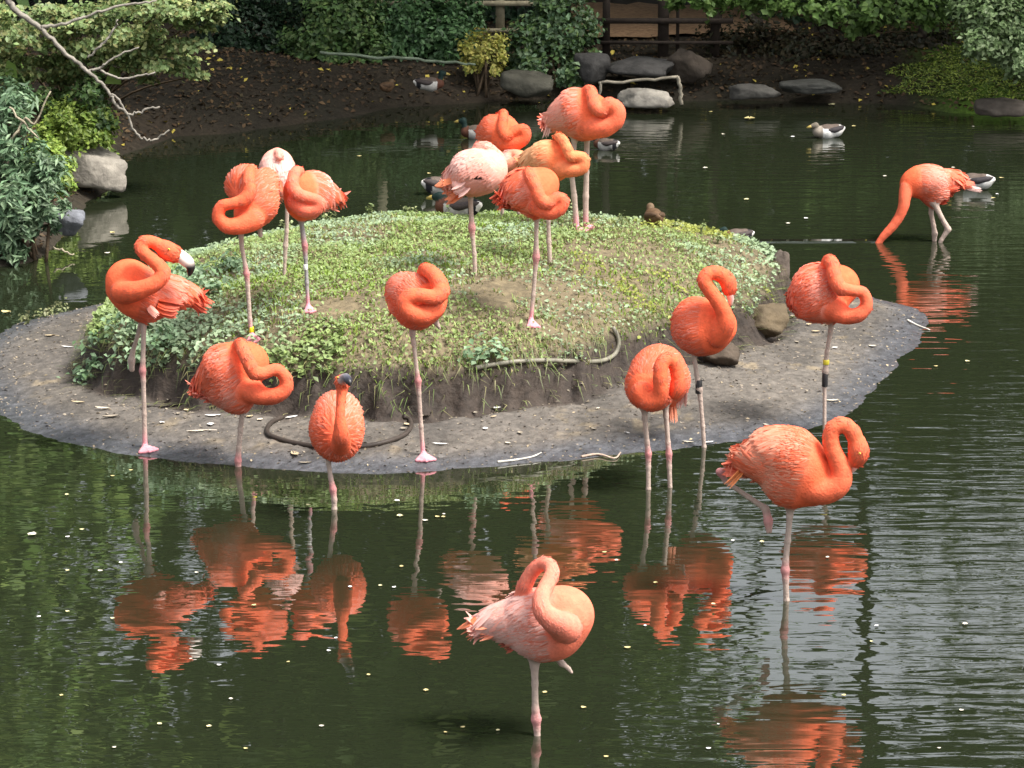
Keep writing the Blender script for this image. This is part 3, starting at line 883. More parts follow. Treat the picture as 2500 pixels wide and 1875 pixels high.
def flamingo(label, T, foot, torso, neck, legs, tails=(), water=True, pale=.3, head=None, bill=None, bands=(), eye=None, axis=None,
             toes=None, base=ORANGE, pcol=PINK, hk=(), vox=.0062, fl=1.0, gleg=False):
    """torso / neck / head / legs are (x, y, dY, r) in the units of crop T = (ox, oy, scale)"""
    ox, oy, k = T
    if water: fp = Gz(*foot)
    else: fp = hit_island(*foot)
    Y0 = fp[1]; s = ppm(Y0)
    def X(q): return W(ox + q[0] * k, oy + q[1] * k, Y0 + q[2])
    def R(q): return q[3] * k / s
    loc = tuple(fp)
    t = thing("flamingo", label, "flamingo", loc, "flamingos around the island")
    B = Body()
    for q in torso: B.ball('torso', X(q), R(q) * .93)
    tp = np.array([X(q) for q in torso]); tr = np.array([R(q) for q in torso]) * .93
    for i in range(len(torso) - 1):
        B.chain('torso', [tp[i], tp[i + 1]], [tr[i] * .94, tr[i + 1] * .94])
    for tl in tails[:1]:
        A_ = X(tl[0]); A_ = A_ * .75 + X(tl[1]) * .25; j_ = int(np.argmin(np.linalg.norm(tp - A_, axis=1)))
        B.chain('torso', [tp[j_], A_], [tr[j_] * .75, tl[2] * k / s * .17])
    npts = catmull([np.append(X(q), R(q)) for q in neck], 5)
    npts[:, 3] *= .95
    npts[:, 3] *= 1 + .05 * np.sin(np.arange(len(npts)) * 1.7 + len(BIRDS)) * np.linspace(0, 1, len(npts))
    B.chain('neck', npts[:, :3], npts[:, 3])
    if head:
        hp = [np.append(X(q), R(q)) for q in head]
        hp = catmull(hp, 3)
        B.chain('neck', hp[:, :3], hp[:, 3])
    legpts = []
    for L in legs:
        P = np.array([np.append(X(q), max(R(q), .0060)) for q in L])
        legpts.append(P)
        B.chain('leg', P[:, :3], P[:, 3])
    foots = []
    if water:
        e = legpts[0][-1]
        for P in legpts:
            if P[-1][2] < .06:
                q = P[-1].copy(); q[2] = -.16; B.chain('leg', [P[-1][:3], q[:3]], [P[-1][3], P[-1][3]])
    if toes is not None:
        for (e, ang, L) in toes:
            e = np.array(hit_island(*e)) if not water else Gz(*e)
            e = e + np.array([0, 0, .008])
            for da in (-.55, 0, .55):
                d = np.array([math.cos(ang + da), math.sin(ang + da), 0]) * L
                q = e + d * (1 if da == 0 else .9)
                q[2] = max(float(island_h(q[None, 0], q[None, 1])[0]), 0) + .007
                B.chain('leg', [e, q], [.009, .0065]); foots.append(q)
            for f in (.4, .7, .95):
                ring = [e + (np.array([math.cos(ang + da), math.sin(ang + da), 0]) * L * f * .92) for da in (-.5, -.25, 0, .25, .5)]
                for rq in ring: rq[2] = max(float(island_h(rq[None, 0], rq[None, 1])[0]), 0) + .006
                B.chain('leg', ring, [.007] * 5)
            foots.append(e)
    V, FA = B.mesh(vox, dict(torso=.055, neck=.006, leg=.008), dict(torso=.02, neck=.010, leg=.022))
    dt, dn, dl = B.eval('torso', V, .055), B.eval('neck', V, .006), B.eval('leg', V, .008)
    if axis: a0, a1 = X((*axis[0], 0)), X((*axis[1], 0))
    elif tails: a1 = X(tails[0][0]); a0 = tp[np.argmax(np.linalg.norm(tp - a1, axis=1))]
    else: a0, a1 = tp[0], tp[-1]
    if axis and len(axis[0]) > 2: a0, a1 = X(axis[0]), X(axis[1])
    ax = a1 - a0; Lx = np.linalg.norm(ax); ax = ax / Lx
    tt = np.clip((V - a0) @ ax / Lx, -.3, 1.3)
    V = V + 0
    n1 = vnoise(V[:, 0] * 30 + V[:, 1] * 17, V[:, 2] * 30 + V[:, 1] * 11, len(BIRDS))
    mid = sm(.0, .6, tt)
    c = base[None] * (1 - (pale * mid * n1 * 1.4).clip(0, 1)[:, None]) + pcol[None] * (pale * mid * n1 * 1.4).clip(0, 1)[:, None]
    nk = (dn < dt) & (dn < dl)
    nt_ = vnoise(V[:, 0] * 12, V[:, 2] * 12 + V[:, 1] * 9, 5)
    cn = base[None] * (.92 + .12 * nt_[:, None]) * (1 - .25 * fl) + (DEEP * 1.1)[None] * .25 * fl
    cn = cn * (1 - pale * .18) + pcol[None] * pale * .18
    wn = sm(.006, -.006, dn - dt)
    c = c * (1 - wn[:, None]) + cn * wn[:, None]
    cl = np.broadcast_to(GREYLEG if gleg else LEG, c.shape).copy()
    for q in hk:
        hkp = X(q); w_ = np.exp(-((np.linalg.norm(V - hkp, axis=1) / (.032)) ** 2))
        cl = cl * (1 - w_[:, None]) + HOCK[None] * w_[:, None]
    for q in foots:
        w_ = np.exp(-((np.linalg.norm(V - q, axis=1) / .05) ** 2))
        cl = cl * (1 - w_[:, None]) + FOOTC[None] * w_[:, None]
    wl = sm(.02, -.006, dl - np.minimum(dt, dn))
    c = c * (1 - wl[:, None]) + cl * wl[:, None]
    body = mesh_obj("body", V, FA, M_bird, t, loc, c, True)
    nsg = B.g['neck']
    rq = np.random.default_rng(300 + len(BIRDS))
    ci = rq.permutation(np.where((dn < .003) & (dn < dt - .004) & (dl > .02))[0])
    cell = set(); kp = []
    for i in ci:
        key = tuple(np.floor(V[i] / .010).astype(int))
        if key in cell: continue
        cell.add(key); kp.append(i)
    nv = np.empty(len(V) * 3, np.float32); body.data.vertices.foreach_get("normal", nv); Nn = nv.reshape(-1, 3).astype(float)
    if len(kp) > 10:
        kp = np.array(kp); P, Nf = V[kp], Nn[kp]
        mids = np.array([(a_ + b_) / 2 for a_, b_, _, _ in nsg]); dirs = np.array([(a_ - b_) for a_, b_, _, _ in nsg])
        j_ = ((P[:, None] - mids[None]) ** 2).sum(-1).argmin(1)
        D = dirs[j_] / (np.linalg.norm(dirs[j_], axis=1)[:, None] + 1e-9) + rq.normal(size=P.shape) * .22
        D = D - Nf * (D * Nf).sum(1)[:, None]; ln = np.linalg.norm(D, axis=1); ok = ln > .4
        P, Nf, D, kp = P[ok], Nf[ok], D[ok] / ln[ok][:, None], kp[ok]
        cc_ = c[kp] * (.84 + .30 * rq.random((len(P), 1)))
        hi_ = cc_ * (1 - .16) + pcol[None] * .16
        v, f, cc = feather_mesh(P - Nf * .0015, Nf, D, .020 + .012 * rq.random(len(P)), .007 + .004 * rq.random(len(P)), cc_, hi_, curl=6.0, lift=.0022)
        mesh_obj("neck_plumage", v, f, M_feather, t, loc, cc)['kind'] = 'stuff'
    # feathers over the folded wings and back
    nv = np.empty(len(V) * 3, np.float32); body.data.vertices.foreach_get("normal", nv); Nn = nv.reshape(-1, 3).astype(float)
    rg = np.random.default_rng(100 + len(BIRDS))
    cand = np.where((dt < .004) & (dn > .008) & (dl > .02) & (tt > .18))[0]
    if tails: cand = cand[np.linalg.norm(V[cand] - A_, axis=1) > .06]
    cand = rg.permutation(cand)
    cell = {}
    keepi = []
    for i in cand:
        sp_ = .011 + .008 * max(tt[i], 0)
        key = tuple(np.floor(V[i] / sp_).astype(int))
        if key in cell: continue
        cell[key] = 1; keepi.append(i)
    keepi = np.array(keepi)
    if len(keepi):
        P, Nf = V[keepi], Nn[keepi]
        D = ax[None] * 1.0 + np.array([0, 0, -.22]) + rg.normal(size=(len(P), 3)) * .16
        D = D - Nf * (D * Nf).sum(1)[:, None]
        ln = np.linalg.norm(D, axis=1); ok = ln > .35 + .5 * tt[keepi].clip(0, 1)
        P, Nf, D, kk = P[ok], Nf[ok], D[ok] / ln[ok][:, None], keepi[ok]
        tq = tt[kk].clip(0, 1)
        Ln = (.034 + .066 * tq) * (.75 + .5 * rg.random(len(P))); Wd = (.011 + .013 * tq) * (.8 + .4 * rg.random(len(P)))
        bandn = vnoise(P[:, 0] * 9 + P[:, 1] * 5, P[:, 2] * 9 + 3, 40 + len(BIRDS), 2)
        pm = (pale * (.15 + 1.25 * sm(.3, .7, bandn)) * (.3 + .7 * sm(.1, .6, tq)) + rg.normal(size=len(P)) * .24).clip(0, 1)
        cA = base[None] * (1 - pm[:, None]) + pcol[None] * pm[:, None]
        cA = cA * (.80 + .28 * rg.random((len(P), 1)))
        pt = (pm * 1.1 + .06).clip(0, 1)
        cB = base[None] * (1 - pt[:, None]) + pcol[None] * pt[:, None]
        for nm in ("wing", "wing"):
            pass
        side = np.cross(ax, np.array([0, 0, 1.0])); sdv = (P - tp.mean(0)) @ side
        for sg in (1, -1):
            m = (sdv * sg >= 0)
            if m.sum() < 4: continue
            v, f, cc = feather_mesh(P[m] - Nf[m] * .002, Nf[m], D[m], Ln[m], Wd[m], cA[m], cB[m], curl=2.8, lift=.005)
            mesh_obj("wing", v, f, M_feather, t, loc, cc, False)['kind'] = 'stuff'
    # tail and long wing quills
    if tails:
        for it_, (p0, p1, wd, col, nf) in enumerate(tails):
            nf = nf + 4
            A, Bq = X(p0), X(p1)
            L = np.linalg.norm(Bq - A); d0 = (Bq - A) / L
            wv = wd * k / s
            up = np.array([0, 0, 1.0]) - d0 * d0[2]; up /= np.linalg.norm(up) + 1e-9
            sdv = np.cross(d0, up)
            vv = np.array([(sdv * math.cos(a) * .6 + up * math.sin(a)) for a in np.linspace(-1.5, 1.5, nf)])
            Pq = A + vv * wv * .32
            Dq = d0[None] + vv * .16 * wv / L
            Dq /= np.linalg.norm(Dq, axis=1)[:, None]
            Nq = np.cross(Dq, np.cross(vv + sdv * .4, Dq)); Nq = np.cross(Dq, np.cross(up + sdv * rg.normal(size=(nf, 1)) * .5 - np.array([0, .6, 0]), Dq)); Nq /= np.linalg.norm(Nq, axis=1)[:, None]
            Lq = L * (.8 + .2 * rg.random(nf))
            cA = np.broadcast_to(col, (nf, 3)) * (.85 + .3 * rg.random((nf, 1)))
            v, f, cc = feather_mesh(Pq, Nq, Dq, Lq, np.full(nf, wv * .40), cA, cA * .9 + .08, curl=.25)
            mesh_obj("tail" if it_ == 0 else "quill_tuft", v, f, M_feather, t, loc, cc)['kind'] = 'stuff'
    if bill:
        mb = MB()
        bp = catmull([np.concatenate([X(q[:4]), [R(q)], q[4]]) for q in bill], 4)
        tube(mb, bp[:, :3], bp[:, 3], 10, cols=bp[:, 4:])
        mb.build("bill", M_smooth, t, loc, True)
    if eye:
        for q in eye:
            mb = MB(); c0 = X(q); r = R(q)
            tube(mb, [c0 + [0, 0, -r], c0 + [0, 0, -r * .6], c0, c0 + [0, 0, r * .6], c0 + [0, 0, r]], [r * .05, r * .8, r, r * .8, r * .05], 8, S(225, 190, 70))
            tube(mb, [c0 + [0, -r * .7, -r * .5], c0 + [0, -r * .7, 0], c0 + [0, -r * .7, r * .5]], [r * .2, r * .5, r * .2], 6, S(15, 12, 12))
            mb.build("eye", M_smooth, t, loc, True)
    for (q, hgt, col, nm) in bands:
        mb = MB(); c0 = X(q); r = max(R(q), .011)
        tube(mb, [c0 - [0, 0, hgt / 2], c0 - [0, 0, hgt / 2 - .002], c0 + [0, 0, hgt / 2 - .002], c0 + [0, 0, hgt / 2]], [r * .9, r, r, r * .9], 10, col)
        mb.build("leg_band", M_smooth, t, loc, False)
    BIRDS.append(t)
    return t


WHT = S(240, 226, 216); BLK = S(28, 24, 26); GRY = S(150, 152, 164)
TA = (240, 560, .1356)
def n2c(T, pts): return [((x - T[0]) / T[2], (y - T[1]) / T[2], d, r / T[2]) for (x, y, d, r) in pts]

# --- preening bird at the island's mud tip
flamingo("orange flamingo with white and black bill preening, standing on the mud shore by leafy weeds", TA, (353, 1094),
         [(560, 900, 0, 330), (700, 1150, 0, 400), (520, 1000, -.01, 330), (950, 1180, .02, 330), (1250, 1130, .03, 260), (1500, 1150, .05, 150), (820, 1500, .01, 110)],
         [(430, 1130, -.10, 220), (640, 1120, -.15, 190), (860, 1050, -.17, 155), (1050, 950, -.17, 140), (1160, 810, -.16, 130), (1110, 680, -.15, 122), (960, 540, -.14, 115), (820, 420, -.13, 108), (770, 310, -.12, 105), (850, 220, -.11, 105), (980, 230, -.10, 105), (1120, 300, -.10, 120)],
         [n2c(TA, [(349, 770, 0, 9), (351, 800, 0, 6.5), (349, 880, 0, 6), (348, 905, 0, 8.5), (350, 930, 0, 6), (352, 1010, 0, 6), (354, 1090, 0, 6.5)]),
          n2c(TA, [(345, 785, .05, 7), (336, 820, .07, 5), (324, 858, .09, 6), (321, 880, .09, 9), (322, 902, .09, 7)])],
         tails=[((1650, 1180, .05), (2010, 1440, .06), 300, DEEP, 7), ((1050, 1330, -.06), (1500, 1440, -.02), 380, DEEP * .9, 6), ((900, 1400, -.09), (1060, 1590, -.09), 150, PINK, 4)],
         water=False, pale=.25, head=[(1180, 340, -.10, 150), (1290, 410, -.10, 165), (1400, 460, -.10, 135)],
         bill=[(1400, 440, -.10, 120, PALE), (1500, 500, -.10, 118, WHT), (1610, 590, -.10, 112, WHT), (1660, 680, -.10, 88, BLK), (1650, 780, -.10, 55, BLK), (1640, 840, -.10, 20, BLK)],
         eye=[(1270, 360, -.139, 24)], hk=[n2c(TA, [(348, 905, 0, 0)])[0]], toes=[((353, 1094), -1.2, .085)], vox=.0055)

# --- three at the corner of the mound
TB = (500, 340, .1537)
flamingo("pale pink flamingo seen from behind between two sleeping birds, tail hanging down", TB, (694, 678),
         [(1150, 500, 0, 225), (1150, 610, 0, 175), (1150, 400, .06, 200), (1150, 720, -.03, 90)],
         [(1150, 480, .18, 110), (1130, 300, .17, 90), (1145, 215, .08, 78), (1175, 235, -.01, 68), (1190, 290, -.06, 50)],
         [n2c(TB, [(703, 480, 0, 7), (701, 500, 0, 5.5), (700, 565, 0, 5), (697, 600, 0, 6.5), (696, 630, 0, 4.5), (694, 678, 0, 4.5)])],
         tails=[((1160, 640, -.08), (1160, 1010, -.07), 230, PEACH, 8)], water=False, pale=1.15, pcol=PALE, base=PINK, axis=((1150, 330, .1), (1150, 800, -.06)))
flamingo("orange flamingo asleep with its neck in a round coil, yellow band on its ankle", TB, (615, 820),
         [(640, 760, .08, 270), (820, 880, .05, 250), (850, 1050, .02, 230), (720, 1200, 0, 200), (920, 700, .08, 150)],
         [(760, 1280, -.06, 190), (540, 1370, -.09, 145), (340, 1365, -.10, 120), (215, 1220, -.10, 98), (280, 1060, -.10, 90), (450, 1020, -.10, 88), (620, 960, -.09, 105), (710, 840, -.08, 105), (700, 680, -.06, 100), (700, 560, -.02, 90), (720, 500, .03, 80), (740, 520, .08, 60)],
         [n2c(TB, [(588, 560, 0, 8), (590, 600, 0, 5.5), (599, 650, 0, 5.5), (602, 668, 0, 7.5), (605, 700, 0, 5.5), (610, 780, 0, 5.5), (614, 818, 0, 5.5)]),
          n2c(TB, [(625, 540, .05, 9), (634, 560, .06, 6), (636, 575, .06, 6)])],
         tails=[((980, 1000, .02), (920, 1290, .02), 190, S(120, 84, 60), 5)], water=False, pale=.3, hk=[n2c(TB, [(602, 668, 0, 0)])[0]],
         bands=[(n2c(TB, [(614, 806, 0, 6.5)])[0], .03, S(235, 215, 40), "leg_band")], toes=[((615, 820), -1.4, .06)], axis=((560, 1250, -.05), (1000, 700, .15)))
flamingo("orange flamingo with cream back sleeping beside the pale bird, white ring on its leg", TB, (752, 752),
         [(1530, 820, 0, 260), (1700, 800, .06, 250), (1860, 860, .1, 170), (1560, 1030, 0, 210), (1960, 880, .12, 90)],
         [(1480, 1010, -.08, 180), (1600, 1130, -.12, 120), (1750, 1120, -.13, 100), (1830, 1040, -.13, 90), (1780, 970, -.13, 88), (1650, 930, -.13, 92), (1500, 880, -.13, 98), (1410, 780, -.12, 98), (1400, 650, -.10, 95), (1440, 530, -.06, 90), (1510, 500, 0, 75)],
         [n2c(TB, [(731, 520, 0, 9), (736, 545, 0, 5.5), (744, 600, 0, 7.5), (746, 630, 0, 5), (749, 690, 0, 5), (752, 750, 0, 5)])],
         tails=[((1930, 880, .10), (2010, 1080, .1), 170, PINK, 6), ((1470, 1150, 0), (1530, 1270, .02), 90, PEACH, 4)], water=False, pale=.75, pcol=PALE,
         bands=[(n2c(TB, [(746, 652, 0, 6)])[0], .026, S(235, 235, 230), "leg_band")], toes=[((752, 752), -1.3, .055)], hk=[n2c(TB, [(744, 601, 0, 0)])[0]], gleg=True)

# --- rear group
TM = (1040, 200, .226)
flamingo("tall coral flamingo on two straight legs at the mound's far edge", TM, (1412, 560),
         [(1500, 350, .03, 150), (1640, 320, .02, 235), (1780, 370, 0, 215), (1440, 400, .03, 90), (1720, 450, 0, 150)],
         [(1780, 470, -.06, 150), (1930, 490, -.10, 110), (2050, 410, -.11, 95), (2060, 300, -.11, 85), (1970, 250, -.11, 80), (1890, 310, -.12, 72), (1820, 260, -.12, 70), (1800, 170, -.10, 66), (1775, 95, -.06, 62), (1725, 95, 0, 52)],
         [n2c(TM, [(1402, 318, 0, 11), (1402, 345, 0, 7), (1396, 430, 0, 6.5), (1402, 480, 0, 7), (1408, 556, 0, 7)]), n2c(TM, [(1434, 315, .05, 12), (1433, 345, .05, 7), (1432, 420, .05, 6.5), (1430, 480, .05, 7.5), (1430, 551, .05, 7)])],
         tails=[((1420, 420, .03), (1220, 490, .03), 170, PALE, 7), ((1330, 440, 0), (1290, 620, 0), 60, PALE, 3)], water=False, pale=.7, pcol=PINK, toes=[((1412, 562), -1.2, .06), ((1434, 556), -1.2, .06)])
flamingo("small orange flamingo asleep above the pale pink one, standing on one leg", TM, (1226, 534),
         [(790, 540, 0, 180), (720, 560, .03, 110), (870, 590, 0, 140), (820, 650, 0, 110)],
         [(830, 650, -.06, 110), (960, 660, -.09, 85), (1060, 600, -.10, 68), (1050, 520, -.10, 62), (960, 530, -.10, 58), (870, 580, -.11, 56), (825, 510, -.10, 56), (835, 400, -.07, 52), (840, 340, -.02, 46), (810, 350, .04, 40)],
         [n2c(TM, [(1230, 350, 0, 9), (1230, 375, 0, 5.5), (1229, 430, 0, 5.5), (1226, 480, 0, 5), (1226, 533, 0, 5)])], tails=[((680, 600, .04), (640, 690, .05), 80, ORANGE, 4)],
         water=False, pale=.15, hk=[n2c(TM, [(1229, 455, 0, 0)])[0]], axis=((900, 640, -.05), (680, 540, .08)))
flamingo("pale pink flamingo with orange tail tip sleeping on one leg behind the curled one", TM, (1344, 530),
         [(960, 870, 0, 120), (880, 930, 0, 110), (1030, 880, .03, 90)],
         [(900, 900, -.08, 60), (1000, 830, -.08, 52), (960, 780, -.02, 50), (920, 790, 0, 44)],
         [n2c(TM, [(1262, 430, 0, 8), (1263, 470, 0, 5), (1266, 520, 0, 5)])], water=False, pale=1.0, pcol=PALE, base=PEACH, axis=((1040, 860, 0), (840, 900, 0)))
flamingo("blush white flamingo standing on one leg beside a dark duck, orange tail pointing down", TM, (1160, 672),
         [(640, 920, 0, 165), (510, 940, 0, 185), (400, 1010, .02, 120), (690, 990, -.01, 140), (570, 1030, 0, 140), (740, 900, 0, 80)],
         [(740, 980, .06, 110), (790, 860, .10, 80), (720, 770, .08, 75), (640, 720, .02, 78), (560, 720, .04, 66)],
         [n2c(TM, [(1149, 455, 0, 10), (1149, 485, 0, 6), (1151, 535, 0, 6), (1152, 556, 0, 9), (1154, 580, 0, 5.5), (1158, 620, 0, 5.5), (1160, 672, 0, 5.5)])],
         tails=[((400, 1080, -.05), (150, 1235, -.04), 260, np.array([.92, .26, .10]), 7), ((450, 1110, -.08), (310, 1220, -.08), 130, PALE, 5)],
         water=False, pale=1.15, pcol=PALE, base=PINK, hk=[n2c(TM, [(1152, 556, 0, 0)])[0]])
flamingo("apricot flamingo curled asleep in front of the tall coral one", TM, (1344, 644),
         [(1330, 820, 0, 175), (1220, 850, .03, 120), (1430, 850, 0, 150), (1380, 940, 0, 110)],
         [(1450, 930, -.06, 105), (1580, 950, -.09, 80), (1690, 920, -.10, 66), (1700, 830, -.10, 60), (1620, 800, -.10, 56), (1560, 800, -.11, 56), (1520, 710, -.10, 56), (1470, 620, -.07, 54), (1420, 595, -.02, 48)],
         [n2c(TM, [(1340, 420, 0, 9), (1339, 460, 0, 5.5), (1339, 540, 0, 5), (1340, 590, 0, 6), (1343, 643, 0, 5.5)])],
         tails=[((1150, 870, .03), (1040, 940, .03), 90, S(170, 110, 80), 4), ((1380, 1010, 0), (1440, 1070, 0), 90, S(220, 190, 150), 4)], water=False, pale=1.0, base=np.array([.92, .21, .08]), pcol=np.array([.92, .50, .26]), fl=.2)
flamingo("coral flamingo with pink shoulder curled asleep at the front of the mound's crowd", TM, (1296, 785),
         [(1080, 1120, .02, 165), (1160, 1170, 0, 210), (1270, 1100, .03, 125), (1010, 1190, .03, 120), (1230, 1310, 0, 130)],
         [(1220, 1340, -.07, 120), (1340, 1410, -.10, 80), (1450, 1370, -.11, 66), (1480, 1280, -.11, 58), (1410, 1250, -.11, 56), (1320, 1310, -.12, 68), (1240, 1270, -.12, 72), (1190, 1150, -.11, 66), (1130, 1030, -.08, 62), (1100, 960, -.02, 52)],
         [n2c(TM, [(1310, 500, 0, 10), (1310, 535, 0, 6), (1309, 590, 0, 5.5), (1309, 628, 0, 9), (1307, 655, 0, 5.5), (1302, 720, 0, 5.5), (1296, 782, 0, 5.5)])],
         tails=[((920, 1170, .02), (720, 1340, .01), 170, DEEP, 7)], water=False, pale=.5, pcol=PINK, hk=[n2c(TM, [(1309, 628, 0, 0)])[0]], toes=[((1296, 785), -1.3, .06)])

# --- centre bird on the shore
TC_ = (900, 620, .12055)
flamingo("orange flamingo asleep with its neck wound in a spiral, pink foot on the shoreline mud", TC_, (1034, 1112),
         [(760, 760, .05, 320), (950, 900, .02, 420), (1150, 950, 0, 380), (1000, 1150, 0, 260), (700, 1000, .06, 220)],
         [(1280, 1100, -.10, 260), (1080, 1230, -.15, 205), (850, 1180, -.17, 190), (740, 1010, -.17, 170), (850, 860, -.17, 160), (1080, 850, -.17, 155), (1330, 880, -.16, 160), (1470, 760, -.14, 165), (1420, 560, -.11, 160), (1290, 400, -.06, 150), (1150, 320, 0, 140), (1080, 420, .06, 110)],
         [n2c(TC_, [(1005, 785, 0, 11), (1007, 815, 0, 7), (1010, 840, 0, 5.5), (1018, 910, 0, 5.5), (1021, 930, 0, 8), (1023, 960, 0, 5.5), (1028, 1040, 0, 5.5), (1033, 1110, 0, 6)]),
          n2c(TC_, [(1060, 775, .02, 8), (1066, 790, .02, 6), (1073, 802, .02, 4)])],
         tails=[((560, 1000, .04), (480, 1300, .04), 170, np.array([.5, .16, .08]), 5)], water=False, pale=.35, hk=[n2c(TC_, [(1021, 930, 0, 0)])[0]], toes=[((1034, 1112), -1.4, .085)], vox=.0055, axis=((1200, 1150, -.1), (560, 800, .15)))

# --- curled bird and front-facing bird at the shore
TK = (440, 780, .217)
flamingo("coral flamingo asleep with a clear hole through its neck loop, leg at the water's edge", TK, (587, 1138),
         [(420, 640, .03, 190), (560, 560, .02, 280), (750, 500, .05, 220), (600, 760, 0, 200), (690, 850, 0, 120), (340, 690, .04, 110)],
         [(760, 780, -.04, 165), (930, 860, -.07, 105), (1080, 855, -.09, 90), (1185, 770, -.09, 78), (1180, 650, -.09, 70), (1070, 565, -.10, 66), (930, 605, -.12, 70), (830, 590, -.13, 80), (770, 480, -.13, 78), (720, 370, -.11, 76), (680, 280, -.06, 72), (640, 290, 0, 56)],
         [n2c(TK, [(592, 985, 0, 10), (592, 1005, 0, 7), (587, 1050, 0, 6.5), (583, 1095, 0, 6.5), (581, 1125, 0, 8.5), (582, 1142, 0, 7)])],
         tails=[((290, 700, .04), (140, 740, .04), 120, DEEP, 6), ((250, 760, .05), (170, 800, .05), 60, PALE, 3)], pale=.45, pcol=PINK, hk=[n2c(TK, [(582, 1122, 0, 0)])[0]], vox=.0055)
flamingo("orange flamingo facing forward with neck upright and dark bill, wading by the hose loop", TK, (816, 1243),
         [(1770, 1080, .06, 235), (1760, 1250, .02, 250), (1770, 1050, .14, 210), (1770, 1380, 0, 150)],
         [(1810, 1420, -.12, 120), (1810, 1300, -.19, 95), (1800, 1120, -.20, 58), (1805, 950, -.18, 50), (1815, 820, -.16, 56), (1825, 740, -.15, 66)],
         [n2c(TK, [(800, 1100, 0, 9), (802, 1130, 0, 6), (807, 1165, 0, 6), (813, 1195, 0, 8.5), (816, 1220, 0, 7), (816, 1245, 0, 7)])],
         tails=[((2000, 1200, .04), (2010, 1340, .02), 120, PINK, 4)], pale=.3, head=[(1820, 740, -.15, 70), (1825, 690, -.16, 74)], bands=(),
         bill=[(1830, 680, -.18, 66, PALE), (1862, 655, -.22, 52, S(150, 140, 144)), (1888, 678, -.25, 46, S(70, 70, 80)), (1905, 715, -.27, 34, BLK), (1908, 745, -.27, 14, BLK)],
         eye=[(1775, 655, -.19, 16)], hk=[n2c(TK, [(813, 1192, 0, 0)])[0]], vox=.0055, axis=((1790, 1450, -.15), (1770, 1050, .25)))

# --- birds by the rocks
TR = (1500, 620, .2984)
flamingo("bright orange flamingo wading on two legs, neck bent over in a tight hoop", TR, (1608, 1195),
         [(330, 1000, .06, 190), (290, 1090, .02, 165), (360, 960, .12, 190), (430, 1050, .10, 150)],
         [(230, 1140, -.08, 100), (300, 1210, -.12, 80), (375, 1150, -.14, 66), (375, 1020, -.15, 60), (385, 910, -.14, 56), (440, 860, -.12, 54), (500, 920, -.11, 54), (520, 1010, -.11, 56)],
         [n2c(TR, [(1573, 995, 0, 9), (1574, 1020, 0, 6.5), (1580, 1080, 0, 6), (1583, 1108, 0, 8), (1583, 1140, 0, 6), (1583, 1195, 0, 6)]), n2c(TR, [(1624, 985, .04, 9), (1626, 1015, .04, 6.5), (1631, 1080, .04, 6), (1633, 1108, .04, 8), (1634, 1140, .04, 6), (1636, 1195, .04, 6)])],
         tails=[((470, 1180, .1), (470, 1390, .1), 90, PEACH, 4), ((560, 1080, .08), (550, 1280, .08), 80, PALE, 4)], pale=.15, head=[(525, 1040, -.11, 62), (510, 1110, -.11, 58), (490, 1160, -.11, 34)],
         hk=n2c(TR, [(1583, 1108, 0, 0), (1633, 1108, .04, 0)]), vox=.0055, axis=((260, 1150, -.1), (450, 950, .2)))
flamingo("vivid orange flamingo preening with an S neck in front of the rocks, dark knee joint", TR, (1718, 1092),
         [(700, 530, .03, 165), (700, 620, 0, 165), (820, 590, 0, 160), (780, 690, 0, 110)],
         [(840, 650, -.06, 120), (905, 570, -.10, 82), (895, 480, -.11, 66), (840, 380, -.11, 60), (765, 280, -.11, 56), (735, 210, -.11, 54), (775, 160, -.10, 54), (850, 160, -.09, 58), (915, 205, -.08, 62)],
         [n2c(TR, [(1694, 846, 0, 10), (1695, 870, 0, 6), (1701, 915, 0, 6), (1707, 950, 0, 8.5), (1710, 975, 0, 5.5), (1716, 1040, 0, 5.5), (1719, 1092, 0, 5.5)])],
         tails=[((600, 600, .05), (560, 690, .05), 110, PINK, 4), ((780, 720, .02), (810, 810, .02), 110, DEEP * .8, 4)], pale=.2, head=[(915, 205, -.08, 64), (935, 255, -.08, 60), (940, 300, -.08, 48)],
         bill=[(938, 290, -.08, 36, PALE), (948, 340, -.08, 32, PALE), (952, 390, -.07, 22, WHT), (945, 430, -.06, 10, BLK)],
         hk=[], bands=[(n2c(TR, [(1706, 944, 0, 8.8)])[0], .06, BLK, "leg_band")], vox=.0055)
flamingo("coral flamingo asleep on the bare mud with yellow and black leg bands", TR, (2013, 1052),
         [(1620, 330, .03, 160), (1690, 280, .02, 190), (1840, 260, .06, 145), (1700, 400, 0, 140), (1770, 440, 0, 90)],
         [(1770, 430, -.04, 120), (1890, 505, -.07, 72), (2000, 495, -.09, 60), (2062, 415, -.09, 50), (2030, 318, -.09, 47), (1935, 298, -.11, 48), (1840, 270, -.12, 60), (1800, 180, -.11, 58), (1785, 90, -.08, 56), (1755, 55, -.04, 52), (1725, 85, .0, 40)],
         [n2c(TR, [(2031, 780, 0, 9), (2028, 810, 0, 6), (2019, 860, 0, 5.5), (2015, 905, 0, 7.5), (2013, 945, 0, 5), (2013, 1052, 0, 5)])],
         tails=[((1510, 340, .03), (1455, 400, .03), 90, ORANGE, 4)], water=False, pale=.55, pcol=PINK,
         bands=[(n2c(TR, [(2017, 884, 0, 8)])[0], .022, S(222, 205, 60), "leg_band"), (n2c(TR, [(2014, 925, 0, 7.5)])[0], .07, BLK, "leg_band")], vox=.0055)

